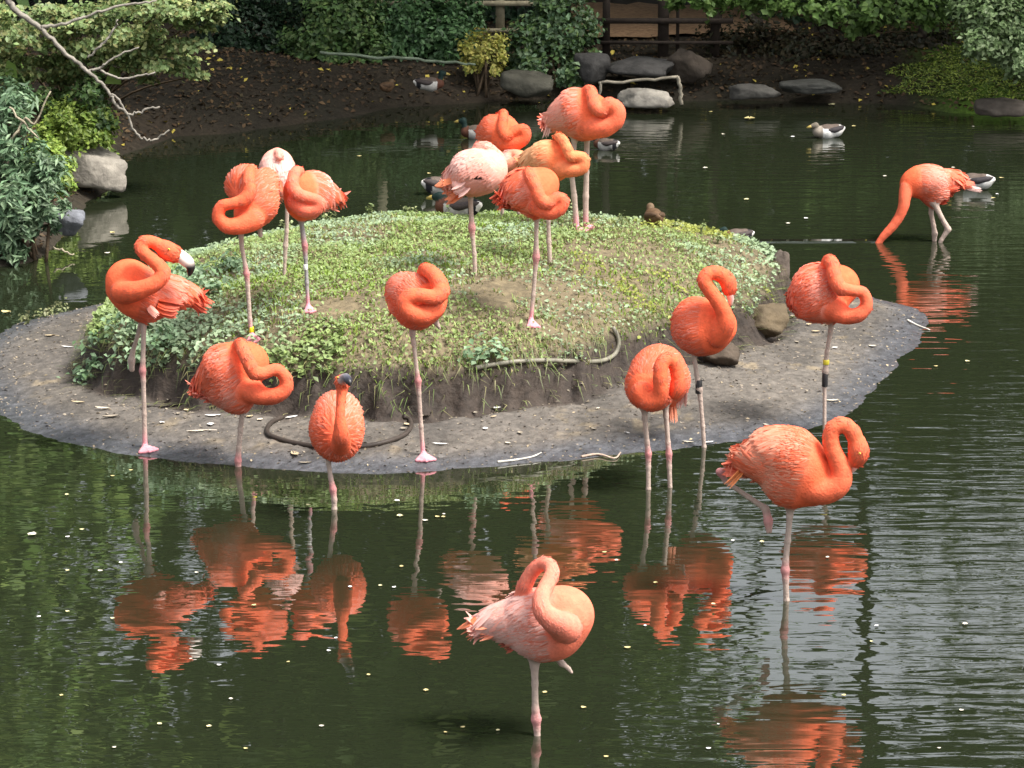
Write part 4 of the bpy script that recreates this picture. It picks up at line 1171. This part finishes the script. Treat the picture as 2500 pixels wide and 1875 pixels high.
# --- feeding bird far out
TH = (2100, 380, .1582)
flamingo("pink flamingo wading far out with its head under water feeding", TH, (2281, 588),
         [(800, 440, 0, 165), (920, 400, 0, 215), (1080, 390, 0, 215), (1120, 540, 0, 160), (1250, 400, .02, 140), (1380, 350, .02, 80), (1120, 650, 0, 90)],
         [(720, 510, -.04, 120), (690, 640, -.06, 95), (670, 780, -.07, 85), (610, 930, -.07, 76), (510, 1080, -.07, 70), (410, 1190, -.07, 62), (330, 1280, -.07, 52), (240, 1420, -.07, 45)],
         [n2c(TH, [(2276, 495, 0, 9), (2273, 520, 0, 6), (2279, 550, 0, 5.5), (2282, 570, 0, 7), (2281, 592, 0, 5.5)]), n2c(TH, [(2280, 495, -.05, 9), (2298, 530, -.05, 6), (2315, 560, -.05, 7.5), (2298, 586, -.05, 5), (2292, 600, -.05, 5)])],
         tails=[((1400, 400, 0), (1780, 470, 0), 130, ORANGE, 5), ((1320, 520, -.02), (1540, 490, -.02), 110, DEEP, 4), ((1620, 490, 0), (1900, 550, 0), 80, PALE, 3)], pale=.7, pcol=PINK)

# --- two near birds
TG = (1720, 980, .1989)
flamingo("large orange flamingo wading on one leg with the other foot trailing behind its tail", TG, (1919, 1466),
         [(760, 660, .03, 230), (920, 640, .02, 300), (1120, 700, 0, 310), (1230, 880, 0, 290), (1050, 950, 0, 240), (1330, 1020, 0, 210), (620, 730, .03, 140), (1060, 1130, 0, 130)],
         [(1250, 1020, -.03, 225), (1450, 1090, -.05, 185), (1620, 1030, -.06, 158), (1680, 900, -.06, 135), (1640, 740, -.06, 116), (1570, 580, -.06, 104), (1550, 430, -.06, 98), (1600, 320, -.06, 94), (1710, 290, -.06, 92), (1810, 370, -.06, 96), (1870, 500, -.06, 104)],
         [n2c(TG, [(1930, 1225, 0, 13), (1928, 1260, 0, 8), (1923, 1320, 0, 7.5), (1918, 1370, 0, 8), (1917, 1392, 0, 11), (1918, 1415, 0, 8), (1920, 1468, 0, 7.5)]),
          n2c(TG, [(1830, 1140, .06, 10), (1790, 1146, .07, 7), (1757, 1152, .07, 9), (1772, 1176, .07, 7), (1828, 1214, .06, 6.5), (1869, 1242, .05, 8.5), (1878, 1270, .05, 9), (1881, 1298, .05, 5)]),
          n2c(TG, [(1869, 1242, .05, 8), (1873, 1275, .04, 8), (1874, 1300, .04, 4)])],
         tails=[((520, 750, .02), (190, 870, .02), 190, ORANGE * .9, 7), ((480, 820, 0), (270, 1060, 0), 90, np.array([.8, .24, .06]), 4)],
         pale=.5, pcol=np.array([.90, .44, .30]), head=[(1880, 540, -.06, 116), (1890, 640, -.06, 124), (1860, 720, -.05, 100)],
         bill=[(1860, 730, -.05, 70, ORANGE), (1820, 800, -.04, 62, PALE), (1780, 850, -.02, 48, WHT), (1750, 880, 0, 26, BLK)],
         eye=[(1905, 640, -.118, 16)], hk=n2c(TG, [(1917, 1392, 0, 0), (1757, 1152, .07, 0), (1874, 1270, .05, 0)]), vox=.0062)
TF = (1100, 1330, .1718)
flamingo("nearest pink flamingo standing in the pond on one leg, head tucked over its back", TF, (1311, 1795),
         [(900, 1060, .03, 230), (1120, 1030, .02, 320), (1400, 1060, 0, 400), (1640, 1000, 0, 350), (1480, 1250, 0, 330), (700, 1090, .04, 150), (1250, 1300, 0, 260)],
         [(1640, 1180, -.13, 240), (1460, 1080, -.20, 175), (1310, 930, -.21, 135), (1290, 760, -.19, 118), (1360, 590, -.15, 110), (1440, 430, -.11, 104), (1420, 310, -.07, 98), (1320, 270, -.04, 96), (1200, 340, -.02, 98), (1110, 470, -.01, 104), (1040, 620, .0, 110), (1010, 740, .02, 100)],
         [n2c(TF, [(1304, 1595, 0, 20), (1305, 1625, 0, 11), (1306, 1670, 0, 8.5), (1307, 1730, 0, 9), (1309, 1756, 0, 12.5), (1311, 1780, 0, 8.5), (1312, 1800, 0, 8)]),
          n2c(TF, [(1355, 1600, .04, 10), (1372, 1620, .04, 8), (1388, 1632, .04, 5), (1396, 1642, .04, 3)])],
         tails=[((520, 1060, .03), (150, 1310, .03), 260, np.array([.86, .22, .08]), 7), ((650, 1200, 0), (380, 1300, 0), 210, PEACH, 5), ((950, 1350, .02), (720, 1510, .02), 180, DEEP * .7, 5)],
         pale=.85, pcol=PALE, base=np.array([.92, .22, .13]), hk=n2c(TF, [(1309, 1756, 0, 0)]), vox=.0062)


# ------------------------------------------------------------------ ducks
def duck(label, px, py, z, L, heading, drake=True, island=False, Y=None, headdir=0.0, upright=0.0, tuck=False, pale=False):
    p = hit_island(px, py) if island else (W(px, py, Y) if Y else Gz(px, py, z))
    loc = tuple(p)
    t = thing("duck", label, "duck", loc, "mallards on the pond")
    ca, sa = math.cos(heading), math.sin(heading)
    def X(f, s_, u): return p + L * np.array([f * ca - s_ * sa, f * sa + s_ * ca, u])
    B = Body()
    u0 = .16 + upright
    B.chain('torso', [X(.32, 0, u0 + .02), X(.05, 0, u0), X(-.25, 0, u0 + .04), X(-.45, 0, u0 + .10)], [.15 * L, .20 * L, .16 * L, .06 * L])
    hx = math.cos(headdir), math.sin(headdir)
    nb = X(.33, 0, u0 + .08); hd = X(.36 + .03 * hx[0], .03 * hx[1], u0 + (.20 if tuck else .34))
    B.chain('neck', [nb, hd], [.085 * L, .075 * L])
    hf = X(.36 + .12 * hx[0], .12 * hx[1], u0 + (.19 if tuck else .33))
    B.chain('neck', [hd, hf], [.095 * L, .07 * L])
    V, FA = B.mesh(L * .028, dict(torso=L * .12, neck=L * .04), dict(torso=L * .02, neck=L * .05))
    d = V - p; f = (d[:, 0] * ca + d[:, 1] * sa) / L; sd_ = (-d[:, 0] * sa + d[:, 1] * ca) / L; u = d[:, 2] / L
    dn = B.eval('neck', V, L * .04); isn = (dn < .01 * L) & (u > u0 + .10)
    if drake:
        c = np.broadcast_to(S(190, 186, 180), V.shape).copy()
        c[(u > u0 + .11)] = S(96, 84, 76)
        c[f > .22] = S(92, 58, 44)
        if pale: c[u < u0 + .12] = S(222, 220, 216); c[f > .22] = S(150, 140, 128)
        c[f < -.30] = S(30, 30, 34) if not pale else S(206, 204, 200); c[(f < -.42)] = S(226, 222, 214)
        c[isn] = S(24, 44, 40) if not pale else S(112, 104, 92)
    else:
        n1 = vnoise(f * 14, sd_ * 14 + u * 12, 5)
        c = S(96, 74, 54)[None] * (.5 + n1[:, None])
        c[isn] = S(104, 86, 66)
    mesh_obj("body", V, FA, M_duck, t, loc, c, True)
    mb = MB(); e = X(.36 + .30 * hx[0], .30 * hx[1], u0 + (.15 if tuck else .29))
    tube(mb, [hf, (hf + e) / 2, e], [.05 * L, .045 * L, .02 * L], 8, S(168, 148, 78) if drake else S(150, 110, 60))
    mb.build("bill", M_smooth, t, loc, True)
    for sg in (1, -1):
        mb = MB()
        cs = (S(72, 64, 62) if not pale else S(58, 54, 56)) if drake else S(80, 62, 46)
        P = [X(.15, sg * .155, u0 + .08), X(-.1, sg * .175, u0 + .07), X(-.34, sg * .10, u0 + .12), X(-.46, sg * .03, u0 + .15)]
        tube(mb, catmull(P, 3), np.interp(np.linspace(0, 1, 10), [0, .3, .7, 1], [.03, .085, .07, .015]) * L, 8, cs)
        mb.build("wing", M_duck, t, loc, True)
    return t


duck("grey flanked duck resting on open dark water, bill tucked to its chest", 2022, 336, 0, .25, math.radians(196), True, tuck=True, pale=True)
duck("dark headed drake swimming behind the small orange flamingo", 1165, 338, 0, .25, math.radians(172), True)
duck("striped drake swimming behind the tall coral flamingo's legs", 1480, 366, 0, .21, math.radians(150), True, tuck=True)
duck("drake with black and white tail floating behind the blush white flamingo", 1085, 474, 0, .30, math.radians(12), True)
duck("dark headed drake resting on the grassy mound by a flamingo's leg", 1118, 520, 0, .28, math.radians(155), True, island=True, tuck=True)
duck("brown duck facing away among the weeds at the mound's far edge", 1596, 548, 0, .22, math.radians(100), False, island=True, tuck=True)
duck("drake walking over the leaf littered bank", 1048, 222, 0, .24, math.radians(12), True, Y=24.2, upright=.04)
duck("dark brown duck dozing on the leaf littered bank", 945, 222, 0, .18, math.radians(60), False, Y=24.25, tuck=True)
duck("white sided duck swimming past the feeding pink flamingo's tail", 2378, 462, 0, .27, math.radians(160), True, tuck=True, pale=True)
duck("small drake half hidden beyond the mound's weedy rim", 1800, 590, 0, .2, math.radians(185), True, tuck=True)


# ------------------------------------------------------------------ plants on the mound
def scatter_poly(poly, n, rng=RNG):
    lo, hi = poly.min(0), poly.max(0)
    P = lo + rng.random((n, 2)) * (hi - lo)
    return P


P2 = scatter_poly(mound_poly, 110000)
X, Y = P2[:, 0], P2[:, 1]
b = poly_sd(mound_poly, X, Y) + (vnoise(X * 4, Y * 4, 31) - .5) * .16 + (vnoise(X * 12, Y * 12, 36) - .5) * .09
cen = Gz(1300, 770, .33)
patch = sm(.56, .70, vnoise(X * 2.6 + 3, Y * 3.4, 79)) * .75
bare = np.exp(-(((X - cen[0]) / .42) ** 2 + ((Y - cen[1]) / .32) ** 2)) * .9 + np.exp(-(((X - Gz(930, 830, .3)[0]) / .35) ** 2 + ((Y - Gz(930, 830, .3)[1]) / .18) ** 2)) * .35
dens = (.30 + .9 * vnoise(X * 2.2, Y * 2.2, 71)) * (1 - np.clip(bare + patch, 0, 1))
k = (b > .045) & (RNG.random(len(X)) < dens)
X, Y, b = X[k], Y[k], b[k]
n = len(X)
big = vnoise(X * 1.6, Y * 1.6, 72)
edge = sm(.6, .05, b)
rim = np.clip((X < -.75) * 1.0 + (Y > 16.4) * .8 + (X > 1.0) * .35, 0, 1)
leafy = RNG.random(n) < (.40 + .5 * edge * rim * sm(.35, .6, big + .25))
H = island_h(X, Y)
# grass blades
gi = ~leafy
nb = gi.sum()
hgt = (.009 + .020 * RNG.random(nb)) * (.6 + .9 * vnoise(X[gi] * 3, Y[gi] * 3, 73))
base = np.stack([X[gi], Y[gi], H[gi] - .003], -1)
ang = RNG.random(nb) * 6.283
lean = np.stack([np.cos(ang), np.sin(ang), np.zeros(nb)], -1) * (hgt * (.3 + .8 * RNG.random(nb)))[:, None]
wd = np.stack([-np.sin(ang), np.cos(ang), np.zeros(nb)], -1) * (.0022 + .002 * RNG.random(nb))[:, None]
tip = base + lean + np.stack([0 * hgt, 0 * hgt, hgt], -1)
midp = base + lean * .35 + np.stack([0 * hgt, 0 * hgt, hgt * .62], -1)
Vg = np.stack([base - wd, base + wd, midp + wd * .9, midp - wd * .9, tip], 1).reshape(-1, 3)
i = np.arange(nb)[:, None] * 5
Fg = np.concatenate([i + [[0, 1, 2]], i + [[0, 2, 3]], i + [[3, 2, 4]]])
tone = vnoise(X[gi] * 2.0, Y[gi] * 2.0, 74)
lush = sm(.5, .68, tone)
cg = S(138, 152, 88)[None] * (1 - lush[:, None]) + S(134, 164, 62)[None] * lush[:, None]
dry = RNG.random(nb) < .14
cg[dry] = S(168, 158, 112)
cg = cg * (.7 + .6 * RNG.random((nb, 1)))
o = mesh_obj("grass", Vg, Fg, M_leaf, cols=np.repeat(cg, 5, 0)); o['kind'] = 'stuff'
# broad leaved weeds
Xl, Yl, Hl, bl = X[leafy], Y[leafy], H[leafy], b[leafy]
nl = len(Xl)
ed = sm(.5, .05, bl)
el = (.008 + .022 * RNG.random(nl)) + ed * np.clip((Xl < -.75) + (Yl > 16.4) + .25, 0, 1) * .045 * RNG.random(nl)
Pl = np.stack([Xl, Yl, Hl + el], -1)
Nl = np.stack([RNG.normal(size=nl) * .5, RNG.normal(size=nl) * .5 - .35, np.ones(nl)], -1)
rl = np.clip((Xl < -.75) * 1.0 + (Yl > 16.4) * .6, 0, 1)
sz = (.012 + .013 * RNG.random(nl)) * (1 + .7 * ed * rl)
ton = vnoise(Xl * 2.4, Yl * 2.4, 75)
blu = sm(.4, .65, ton)[:, None]
cl = S(136, 156, 92)[None] * (1 - blu) + S(146, 166, 130)[None] * blu
yl = (vnoise(Xl * 1.3, Yl * 1.3, 76) > .6) & (Xl > .3)
cl[yl] = S(150, 158, 74)
cl = cl * (.65 + .6 * RNG.random((nl, 1)))
V, FA, C = leaves(Pl, Nl, sz, cl, .7)
o = mesh_obj("ground_cover", V, FA, M_leaf, cols=C); o['kind'] = 'stuff'

# roots and dry stalks hanging down the eroded edge
mv, mf, mc = [], [], []
t_ = np.linspace(0, len(mound_poly) - 1, 1900)
idx = t_.astype(int); fr = (t_ - idx)[:, None]
E = mound_poly[idx] * (1 - fr) + mound_poly[(idx + 1) % len(mound_poly)] * fr
E = E + RNG.normal(size=E.shape) * .055
cen2 = mound_poly.mean(0)
ins = (cen2 - E); ins /= np.linalg.norm(ins, axis=1)[:, None]
E1 = E + ins * .07
n = len(E)
L = .02 + .06 * RNG.random(n) ** 1.2
top = np.stack([E1[:, 0], E1[:, 1], island_h(E1[:, 0], E1[:, 1]) + .012], -1)
md = top + np.concatenate([-ins * .045, np.full((n, 1), .005)], 1)
bt = md + np.concatenate([-ins * .02, -L[:, None]], 1) + RNG.normal(size=(n, 3)) * .022
bt[:, 2] = np.maximum(bt[:, 2], island_h(bt[:, 0], bt[:, 1]) + .004)
side = np.stack([-ins[:, 1], ins[:, 0], np.zeros(n)], -1) * .0022
V = np.stack([top - side, top + side, md + side, md - side, bt], 1).reshape(-1, 3)
i = np.arange(n)[:, None] * 5
FA = np.concatenate([i + [[0, 1, 2]], i + [[0, 2, 3]], i + [[3, 2, 4]]])
c = palette(n, [S(112, 128, 70), S(140, 136, 92), S(92, 84, 62), S(88, 108, 54)])
o = mesh_obj("hanging_grass", V, FA, M_leaf, cols=np.repeat(c, 5, 0)); o['kind'] = 'stuff'


def weed(label, px, py, hgt, wdt, n, cols, leaf=.03, upright=1.0, group=None):
    p = hit_island(px, py)
    t = thing("weed", label, "plant", tuple(p), group)
    mb = MB(); LP = []; LN = []
    for i in range(max(3, n // 9)):
        a = RNG.random() * 6.283; r = wdt * math.sqrt(RNG.random())
        e = p + np.array([math.cos(a) * r, math.sin(a) * r * .8, hgt * (.55 + .45 * RNG.random()) * (1 - .4 * r / wdt)])
        q = catmull([p, p * .4 + e * .6 + [0, 0, hgt * .12], e], 4)
        tube(mb, q, np.linspace(.003, .0015, len(q)), 4, S(120, 130, 84))
        for j in range(9):
            f = q[RNG.integers(3, len(q))]
            LP.append(f + RNG.normal(size=3) * leaf * .55); LN.append(np.array([math.cos(a) * .5, math.sin(a) * .5 - .3, 1]) + RNG.normal(size=3) * .4)
    mb.build("stem", M_leaf, t, tuple(p), True)
    LP, LN = np.array(LP), np.array(LN)
    V, FA, C = leaves(LP, LN, leaf * (.6 + .7 * RNG.random(len(LP))), palette(len(LP), cols), .65)
    mesh_obj("foliage", V, FA, M_leaf, t, tuple(p), C)['kind'] = 'stuff'


NET = [S(126, 154, 118), S(148, 172, 138), S(104, 134, 92)]
weedspots = [(250, 860, .10, .14), (300, 820, .11, .14), (360, 800, .12, .16), (430, 760, .12, .15), (500, 720, .11, .14), (330, 890, .09, .14), (240, 905, .06, .10),
             (400, 850, .10, .14), (470, 680, .09, .12), (560, 660, .09, .12), (1180, 880, .09, .12), (440, 700, .1, .13), (210, 925, .05, .08)]
for i, (x, y, h, wd_) in enumerate(weedspots):
    wl = {(250, 860): "leafy weed below the preening flamingo's folded foot", (300, 820): "leafy weed under the preening flamingo's breast", (360, 800): "tall leafy weed right behind the preening flamingo's leg",
          (430, 760): "leafy weed under the preening flamingo's tail", (500, 720): "leafy weed between the preening flamingo's tail and a banded leg", (330, 890): "leafy weed overhanging the dark mud beside the preening flamingo's knee",
          (240, 905): "low straggling weed at the mound's outermost tip", (400, 850): "leafy weed above the curled flamingo with the neck hole", (470, 680): "pale leafy weed near the preening flamingo's black bill tip",
          (560, 660): "pale leafy weed near the knee of the yellow banded flamingo", (440, 700): "leafy weed between the preening flamingo's back and bill", (210, 925): "tiny straggling weed spilling furthest onto the bare mud"}
    if (x, y) in wl: lab = wl[(x, y)]
    elif (x, y) == (1180, 880): lab = "bright nettle clump at the mound's front beside the faded hose"
    elif x < 260: lab = "low straggling weed spilling onto the bare mud"
    else: lab = "pale green leafy weed at the mound's edge near the preening flamingo"
    weed(lab, x, y, h, wd_, 90, NET, .034, group="leafy weeds along the mound's edge")
for (x, y), lab in [((110, 775), "middle of three sparse sprouts on the bare mud spit"), ((150, 762), "sparse sprout on the mud spit closest to the grass mound"), ((70, 790), "sparse sprout on the mud spit farthest from the grass mound")]:
    weed(lab, x, y, .06, .05, 40, [S(140, 140, 104), S(120, 130, 84)], .024, group="sprouts on the mud shore")
for (x, y) in [(1380, 520), (1420, 530), (1520, 545), (1650, 560), (1710, 570), (800, 520), (700, 560), (1000, 520), (1750, 590), (900, 512), (1100, 512), (1300, 520)]:
    lab = {1380: "upright sprig beside the tall coral flamingo's feet", 1420: "upright sprig between the coral flamingo's feet and open rim", 1520: "upright sprig next to the brown duck's tail", 1650: "upright sprig just past the brown duck", 1710: "upright sprig halfway from the brown duck to the half hidden drake",
           800: "upright sprig past the flamingo with the white leg ring", 700: "upright sprig between the two legs under the pale trio", 1000: "upright sprig before the black and white tailed drake", 1750: "upright sprig by the half hidden drake", 900: "lone upright sprig on the empty stretch of rim", 1100: "upright sprig by the grassy mound drake", 1300: "upright sprig among the crowd's legs"}[x]
    weed(lab, x, y + 8, .09, .04, 30, [S(146, 150, 108), S(126, 146, 92)], .02, group="weed sprigs on the far rim")

# ------------------------------------------------------------------ litter
gv = scatter_poly(mud_poly, 26000)
a = poly_sd(mud_poly, gv[:, 0], gv[:, 1]); b = poly_sd(mound_poly, gv[:, 0], gv[:, 1])
k = (a > .0) & (b < .0)
gv = gv[k][:5200]; n = len(gv)
P = np.stack([gv[:, 0], gv[:, 1], island_h(gv[:, 0], gv[:, 1]) + .003], -1)
N = np.stack([RNG.normal(size=n) * .3, RNG.normal(size=n) * .3, np.ones(n)], -1)
V, FA, C = leaves(P, N, .008 + .016 * RNG.random(n) ** 3, palette(n, [S(140, 130, 114), S(112, 102, 92), S(96, 88, 80), S(166, 150, 122), S(124, 114, 104)], .35), .6, .12)
o = mesh_obj("mud_crumbs", V, FA, M_litter, cols=C); o['kind'] = 'stuff'
# fallen leaves on the far bank
X = RNG.random(120000) * 10 - 5; Y = 18 + RNG.random(120000) * 10
sdp = -poly_sd(pond_poly, X, Y)
k = (sdp > .02) & (sdp < 3.0) & (RNG.random(len(X)) < .35)
X, Y = X[k], Y[k]; n = len(X)
P = np.stack([X, Y, bank_h(X, Y) + .012], -1)
N = np.stack([RNG.normal(size=n) * .45, RNG.normal(size=n) * .45 - .25, np.ones(n)], -1)
c = palette(n, [S(84, 64, 44), S(58, 45, 33), S(104, 82, 56), S(46, 38, 29), S(70, 62, 42)], .35)
ye = RNG.random(n) < .03
c[ye] = S(206, 186, 86)
V, FA, C = leaves(P, N, .022 + .036 * RNG.random(n) ** 2, c, .65)
o = mesh_obj("leaf_litter", V, FA, M_litter, cols=C); o['kind'] = 'stuff'
# grass patch at the sunlit end of the bank and green tufts
X = 2.7 + RNG.random(26000) * 2.2; Y = 22.6 + RNG.random(26000) * 3.2
sdp = -poly_sd(pond_poly, X, Y)
k = (sdp > .12) & (vnoise(X * 2, Y * 2, 81) + .45 * (X - 3.25) > .45)
X, Y = X[k], Y[k]; n = len(X)
P = np.stack([X, Y, bank_h(X, Y) + .02], -1)
N = np.stack([RNG.normal(size=n) * .6, RNG.normal(size=n) * .6 - .5, np.ones(n)], -1)
V, FA, C = leaves(P, N, .036 * (.6 + .7 * RNG.random(n)), palette(n, [S(140, 160, 60), S(160, 172, 84), S(92, 116, 44), S(76, 96, 44)], .4), .3)
o = mesh_obj("bank_grass", V, FA, M_leaf, cols=C); o['kind'] = 'stuff'
X = -2.9 + RNG.random(9000) * 2.2; Y = 19.4 + RNG.random(9000) * 3.2
sdp = -poly_sd(pond_poly, X, Y)
k = (sdp > .03) & (sdp < .5) & (vnoise(X * 3, Y * 3, 82) > .5)
X, Y = X[k], Y[k]; n = len(X)
P = np.stack([X, Y, bank_h(X, Y) + .025], -1)
N = np.stack([RNG.normal(size=n) * .6, RNG.normal(size=n) * .6 - .4, np.ones(n)], -1)
V, FA, C = leaves(P, N, .04 * (.6 + .7 * RNG.random(n)), palette(n, GREEN + LIME, .3), .5)
o = mesh_obj("bank_weeds", V, FA, M_leaf, cols=C); o['kind'] = 'stuff'


def chip(name, label, cat, p, L, wd_, ang, col, group=None, lift=.004, bend=.15):
    """a small curled leaf or feather lying flat"""
    d = np.array([math.cos(ang), math.sin(ang), 0]); s_ = np.array([-d[1], d[0], 0])
    V = []; ts = [0, .25, .55, .85, 1]; ws = [.15, .8, 1, .6, .08]
    for t, w_ in zip(ts, ws):
        c = p + d * L * (t - .5) + np.array([0, 0, lift + bend * L * (2 * t - 1) ** 2])
        V += [c - s_ * wd_ * w_ / 2 + [0, 0, .15 * wd_], c + [0, 0, -.0005], c + s_ * wd_ * w_ / 2 + [0, 0, .15 * wd_]]
    V = np.array(V)
    FA = [[r * 3 + q, r * 3 + q + 1, r * 3 + q + 4, r * 3 + q + 3] for r in range(4) for q in range(2)]
    o = mesh_obj(name, V, FA, M_litter, loc=p, cols=np.broadcast_to(col, V.shape))
    return tag(o, label, cat, group)


CREAM = S(222, 214, 196); WHITE = S(236, 234, 230)
FL = [(78, 1308, 20), (165, 1313, 9), (295, 1376, 9), (200, 1295, 9), (165, 1395, 9), (245, 1396, 10), (95, 1508, 9), (165, 1495, 9), (275, 1512, 9), (390, 1770, 11), (510, 1776, 12), (535, 1626, 9), (620, 1480, 10), (1130, 1778, 10),
      (785, 1775, 10), (970, 1225, 12), (976, 1262, 14), (1038, 1273, 11), (1068, 1264, 10), (962, 1436, 9), (855, 1435, 9), (1040, 1688, 12), (1330, 1693, 11), (1425, 1730, 12), (1505, 1370, 9), (1532, 1584, 13), (1600, 1425, 10),
      (2356, 1526, 12), (2362, 884, 10), (2285, 896, 8), (1830, 293, 24), (1935, 336, 10), (1722, 412, 11), (1822, 489, 12), (1968, 535, 10), (2160, 432, 9), (1735, 275, 9), (2030, 258, 16), (275, 570, 12), (262, 620, 11), (265, 715, 10), (2445, 436, 9),
      (2425, 485, 9), (877, 383, 9), (15, 765, 20), (320, 1150, 8), (275, 1164, 8), (700, 1148, 12), (480, 1400, 8), (1860, 1325, 10), (2140, 1530, 9), (2060, 1700, 10), (1730, 1830, 10), (1480, 1850, 10), (150, 1700, 9), (600, 1830, 9), (900, 1650, 9), (820, 1560, 8)]
for i in range(22):
    FL.append((RNG.random() * 2400 + 40, 1190 + RNG.random() * 660, 6 + 4 * RNG.random()))
for i in range(12):
    FL.append((950 + RNG.random() * 1500, 290 + RNG.random() * 260, 6 + 4 * RNG.random()))
for i, (x, y, L) in enumerate(FL):
    p = Gz(x, y)
    if island_h(p[None, 0], p[None, 1])[0] > -.01: continue
    s_ = ppm(p[1]); big_ = L >= 19
    lab = "pale leaf bit floating on the pond" if not big_ else ["large white petal floating near the mud tip", "cream leaf floating near the resting grey duck", "white feather floating beside the mud sprouts"][[78, 1830, 15].index(int(x))]
    c = [CREAM, WHITE, S(214, 206, 160), S(198, 184, 130)][RNG.integers(0, 4)]
    chip("floating_leaf", lab, "leaf", p, 1.3 * L / s_, 1.15 * L / s_, RNG.random() * 6.28, c, None if big_ else "pale leaf bits floating on the pond", .003, .08)
ML = [(520, 1018, 40, 14), (415, 978, 26, 12), (455, 1005, 16, 14), (435, 1013, 14, 12), (515, 1040, 22, 18), (490, 1055, 60, 6), (720, 1112, 40, 20), (745, 1133, 34, 10), (712, 1022, 36, 12), (635, 1028, 18, 14), (610, 1020, 20, 12),
      (1040, 1018, 22, 20), (1205, 1000, 36, 14), (1155, 1010, 26, 8), (1205, 1020, 18, 8), (1270, 1060, 22, 14), (1185, 1050, 18, 14), (1240, 1085, 18, 10), (122, 822, 26, 10), (90, 834, 12, 10), (165, 850, 34, 8), (2032, 981, 36, 12), (1992, 812, 20, 12),
      (1945, 838, 18, 10), (2038, 852, 16, 10), (2130, 848, 20, 12), (1975, 795, 20, 14), (1935, 775, 18, 12), (1730, 1083, 28, 9), (1680, 1082, 30, 8), (1655, 960, 22, 10), (1450, 1050, 16, 10), (1530, 1060, 18, 10), (1460, 1000, 14, 8), (995, 1040, 26, 14), (985, 1050, 20, 14),
      (396, 1035, 16, 12), (250, 1000, 40, 14), (190, 985, 36, 12), (270, 1020, 40, 16), (1075, 1087, 40, 9), (1870, 1040, 18, 8), (1100, 690, 18, 8), (840, 652, 26, 10), (800, 800, 30, 10), (620, 745, 20, 8)]
FLAB = {(520, 1018): "white feather lying left of the curled flamingo's leg on dark mud".replace("left of", "just beside"), (720, 1112): "white feather on wet mud just below the hose loop", (745, 1133): "slim white feather at the waterline by the wading forward facing flamingo",
        (712, 1022): "slender pale feather inside the hose loop's open top", (1205, 1000): "pale feather under the eroded earth edge of the mound", (2032, 981): "white feather on bare mud beside the banded flamingo's leg",
        (250, 1000): "tan feather on the mud slope before the preening flamingo", (1730, 1083): "thin pale feather at the waterline near the black banded leg", (490, 1055): "long thin feather lying beside a pale straight stick",
        (1040, 1018): "pale feather next to the spiral necked flamingo's leg", (840, 652): "pale feather in the grass behind the white ringed leg", (800, 800): "pale feather on a bare patch in the grass", (1075, 1087): "tan feather beside the spiral necked flamingo's pink foot"}
for i, (x, y, L, wd_) in enumerate(ML):
    p = hit_island(x, y); s_ = ppm(p[1])
    col = [WHITE, S(206, 196, 176), S(190, 172, 140), S(150, 140, 124)][i % 4]
    chip("shed_feather", FLAB.get((x, y), "small pale shed feather lying on the island"), "feather", p, L / s_, wd_ / s_, RNG.random() * 6.28 if L / max(wd_, 1) < 2.4 else RNG.normal() * .35, col, "pale shed feathers on the island", .006, .03)


def stick(label, path, r, col, name="stick"):
    P = catmull([hit_island(x, y) + [0, 0, r] for x, y in path], 4)
    mb = MB(); tube(mb, P, np.linspace(r, r * .5, len(P)), 6, col)
    return tag(mb.build(name, M_bark, None, tuple(P[0]), True), label, "stick")


stick("pale peeled stick lying along the waterline", [(1215, 1131), (1260, 1126), (1300, 1118), (1322, 1108)], .006, S(200, 196, 186))
stick("forked driftwood twig at the water's edge with a white end", [(1420, 1118), (1460, 1112), (1500, 1122), (1515, 1108)], .006, S(190, 168, 150))
stick("wet dark stick on the mud behind the preening flamingo", [(360, 996), (400, 997), (440, 990), (470, 982)], .006, S(40, 34, 32))
stick("white twig on the bare mud spit", [(2215, 784), (2240, 797), (2270, 808)], .006, S(214, 208, 196))
stick("pale straight stick on the mud near shed feathers", [(455, 1055), (495, 1052), (530, 1052)], .004, S(196, 186, 172))
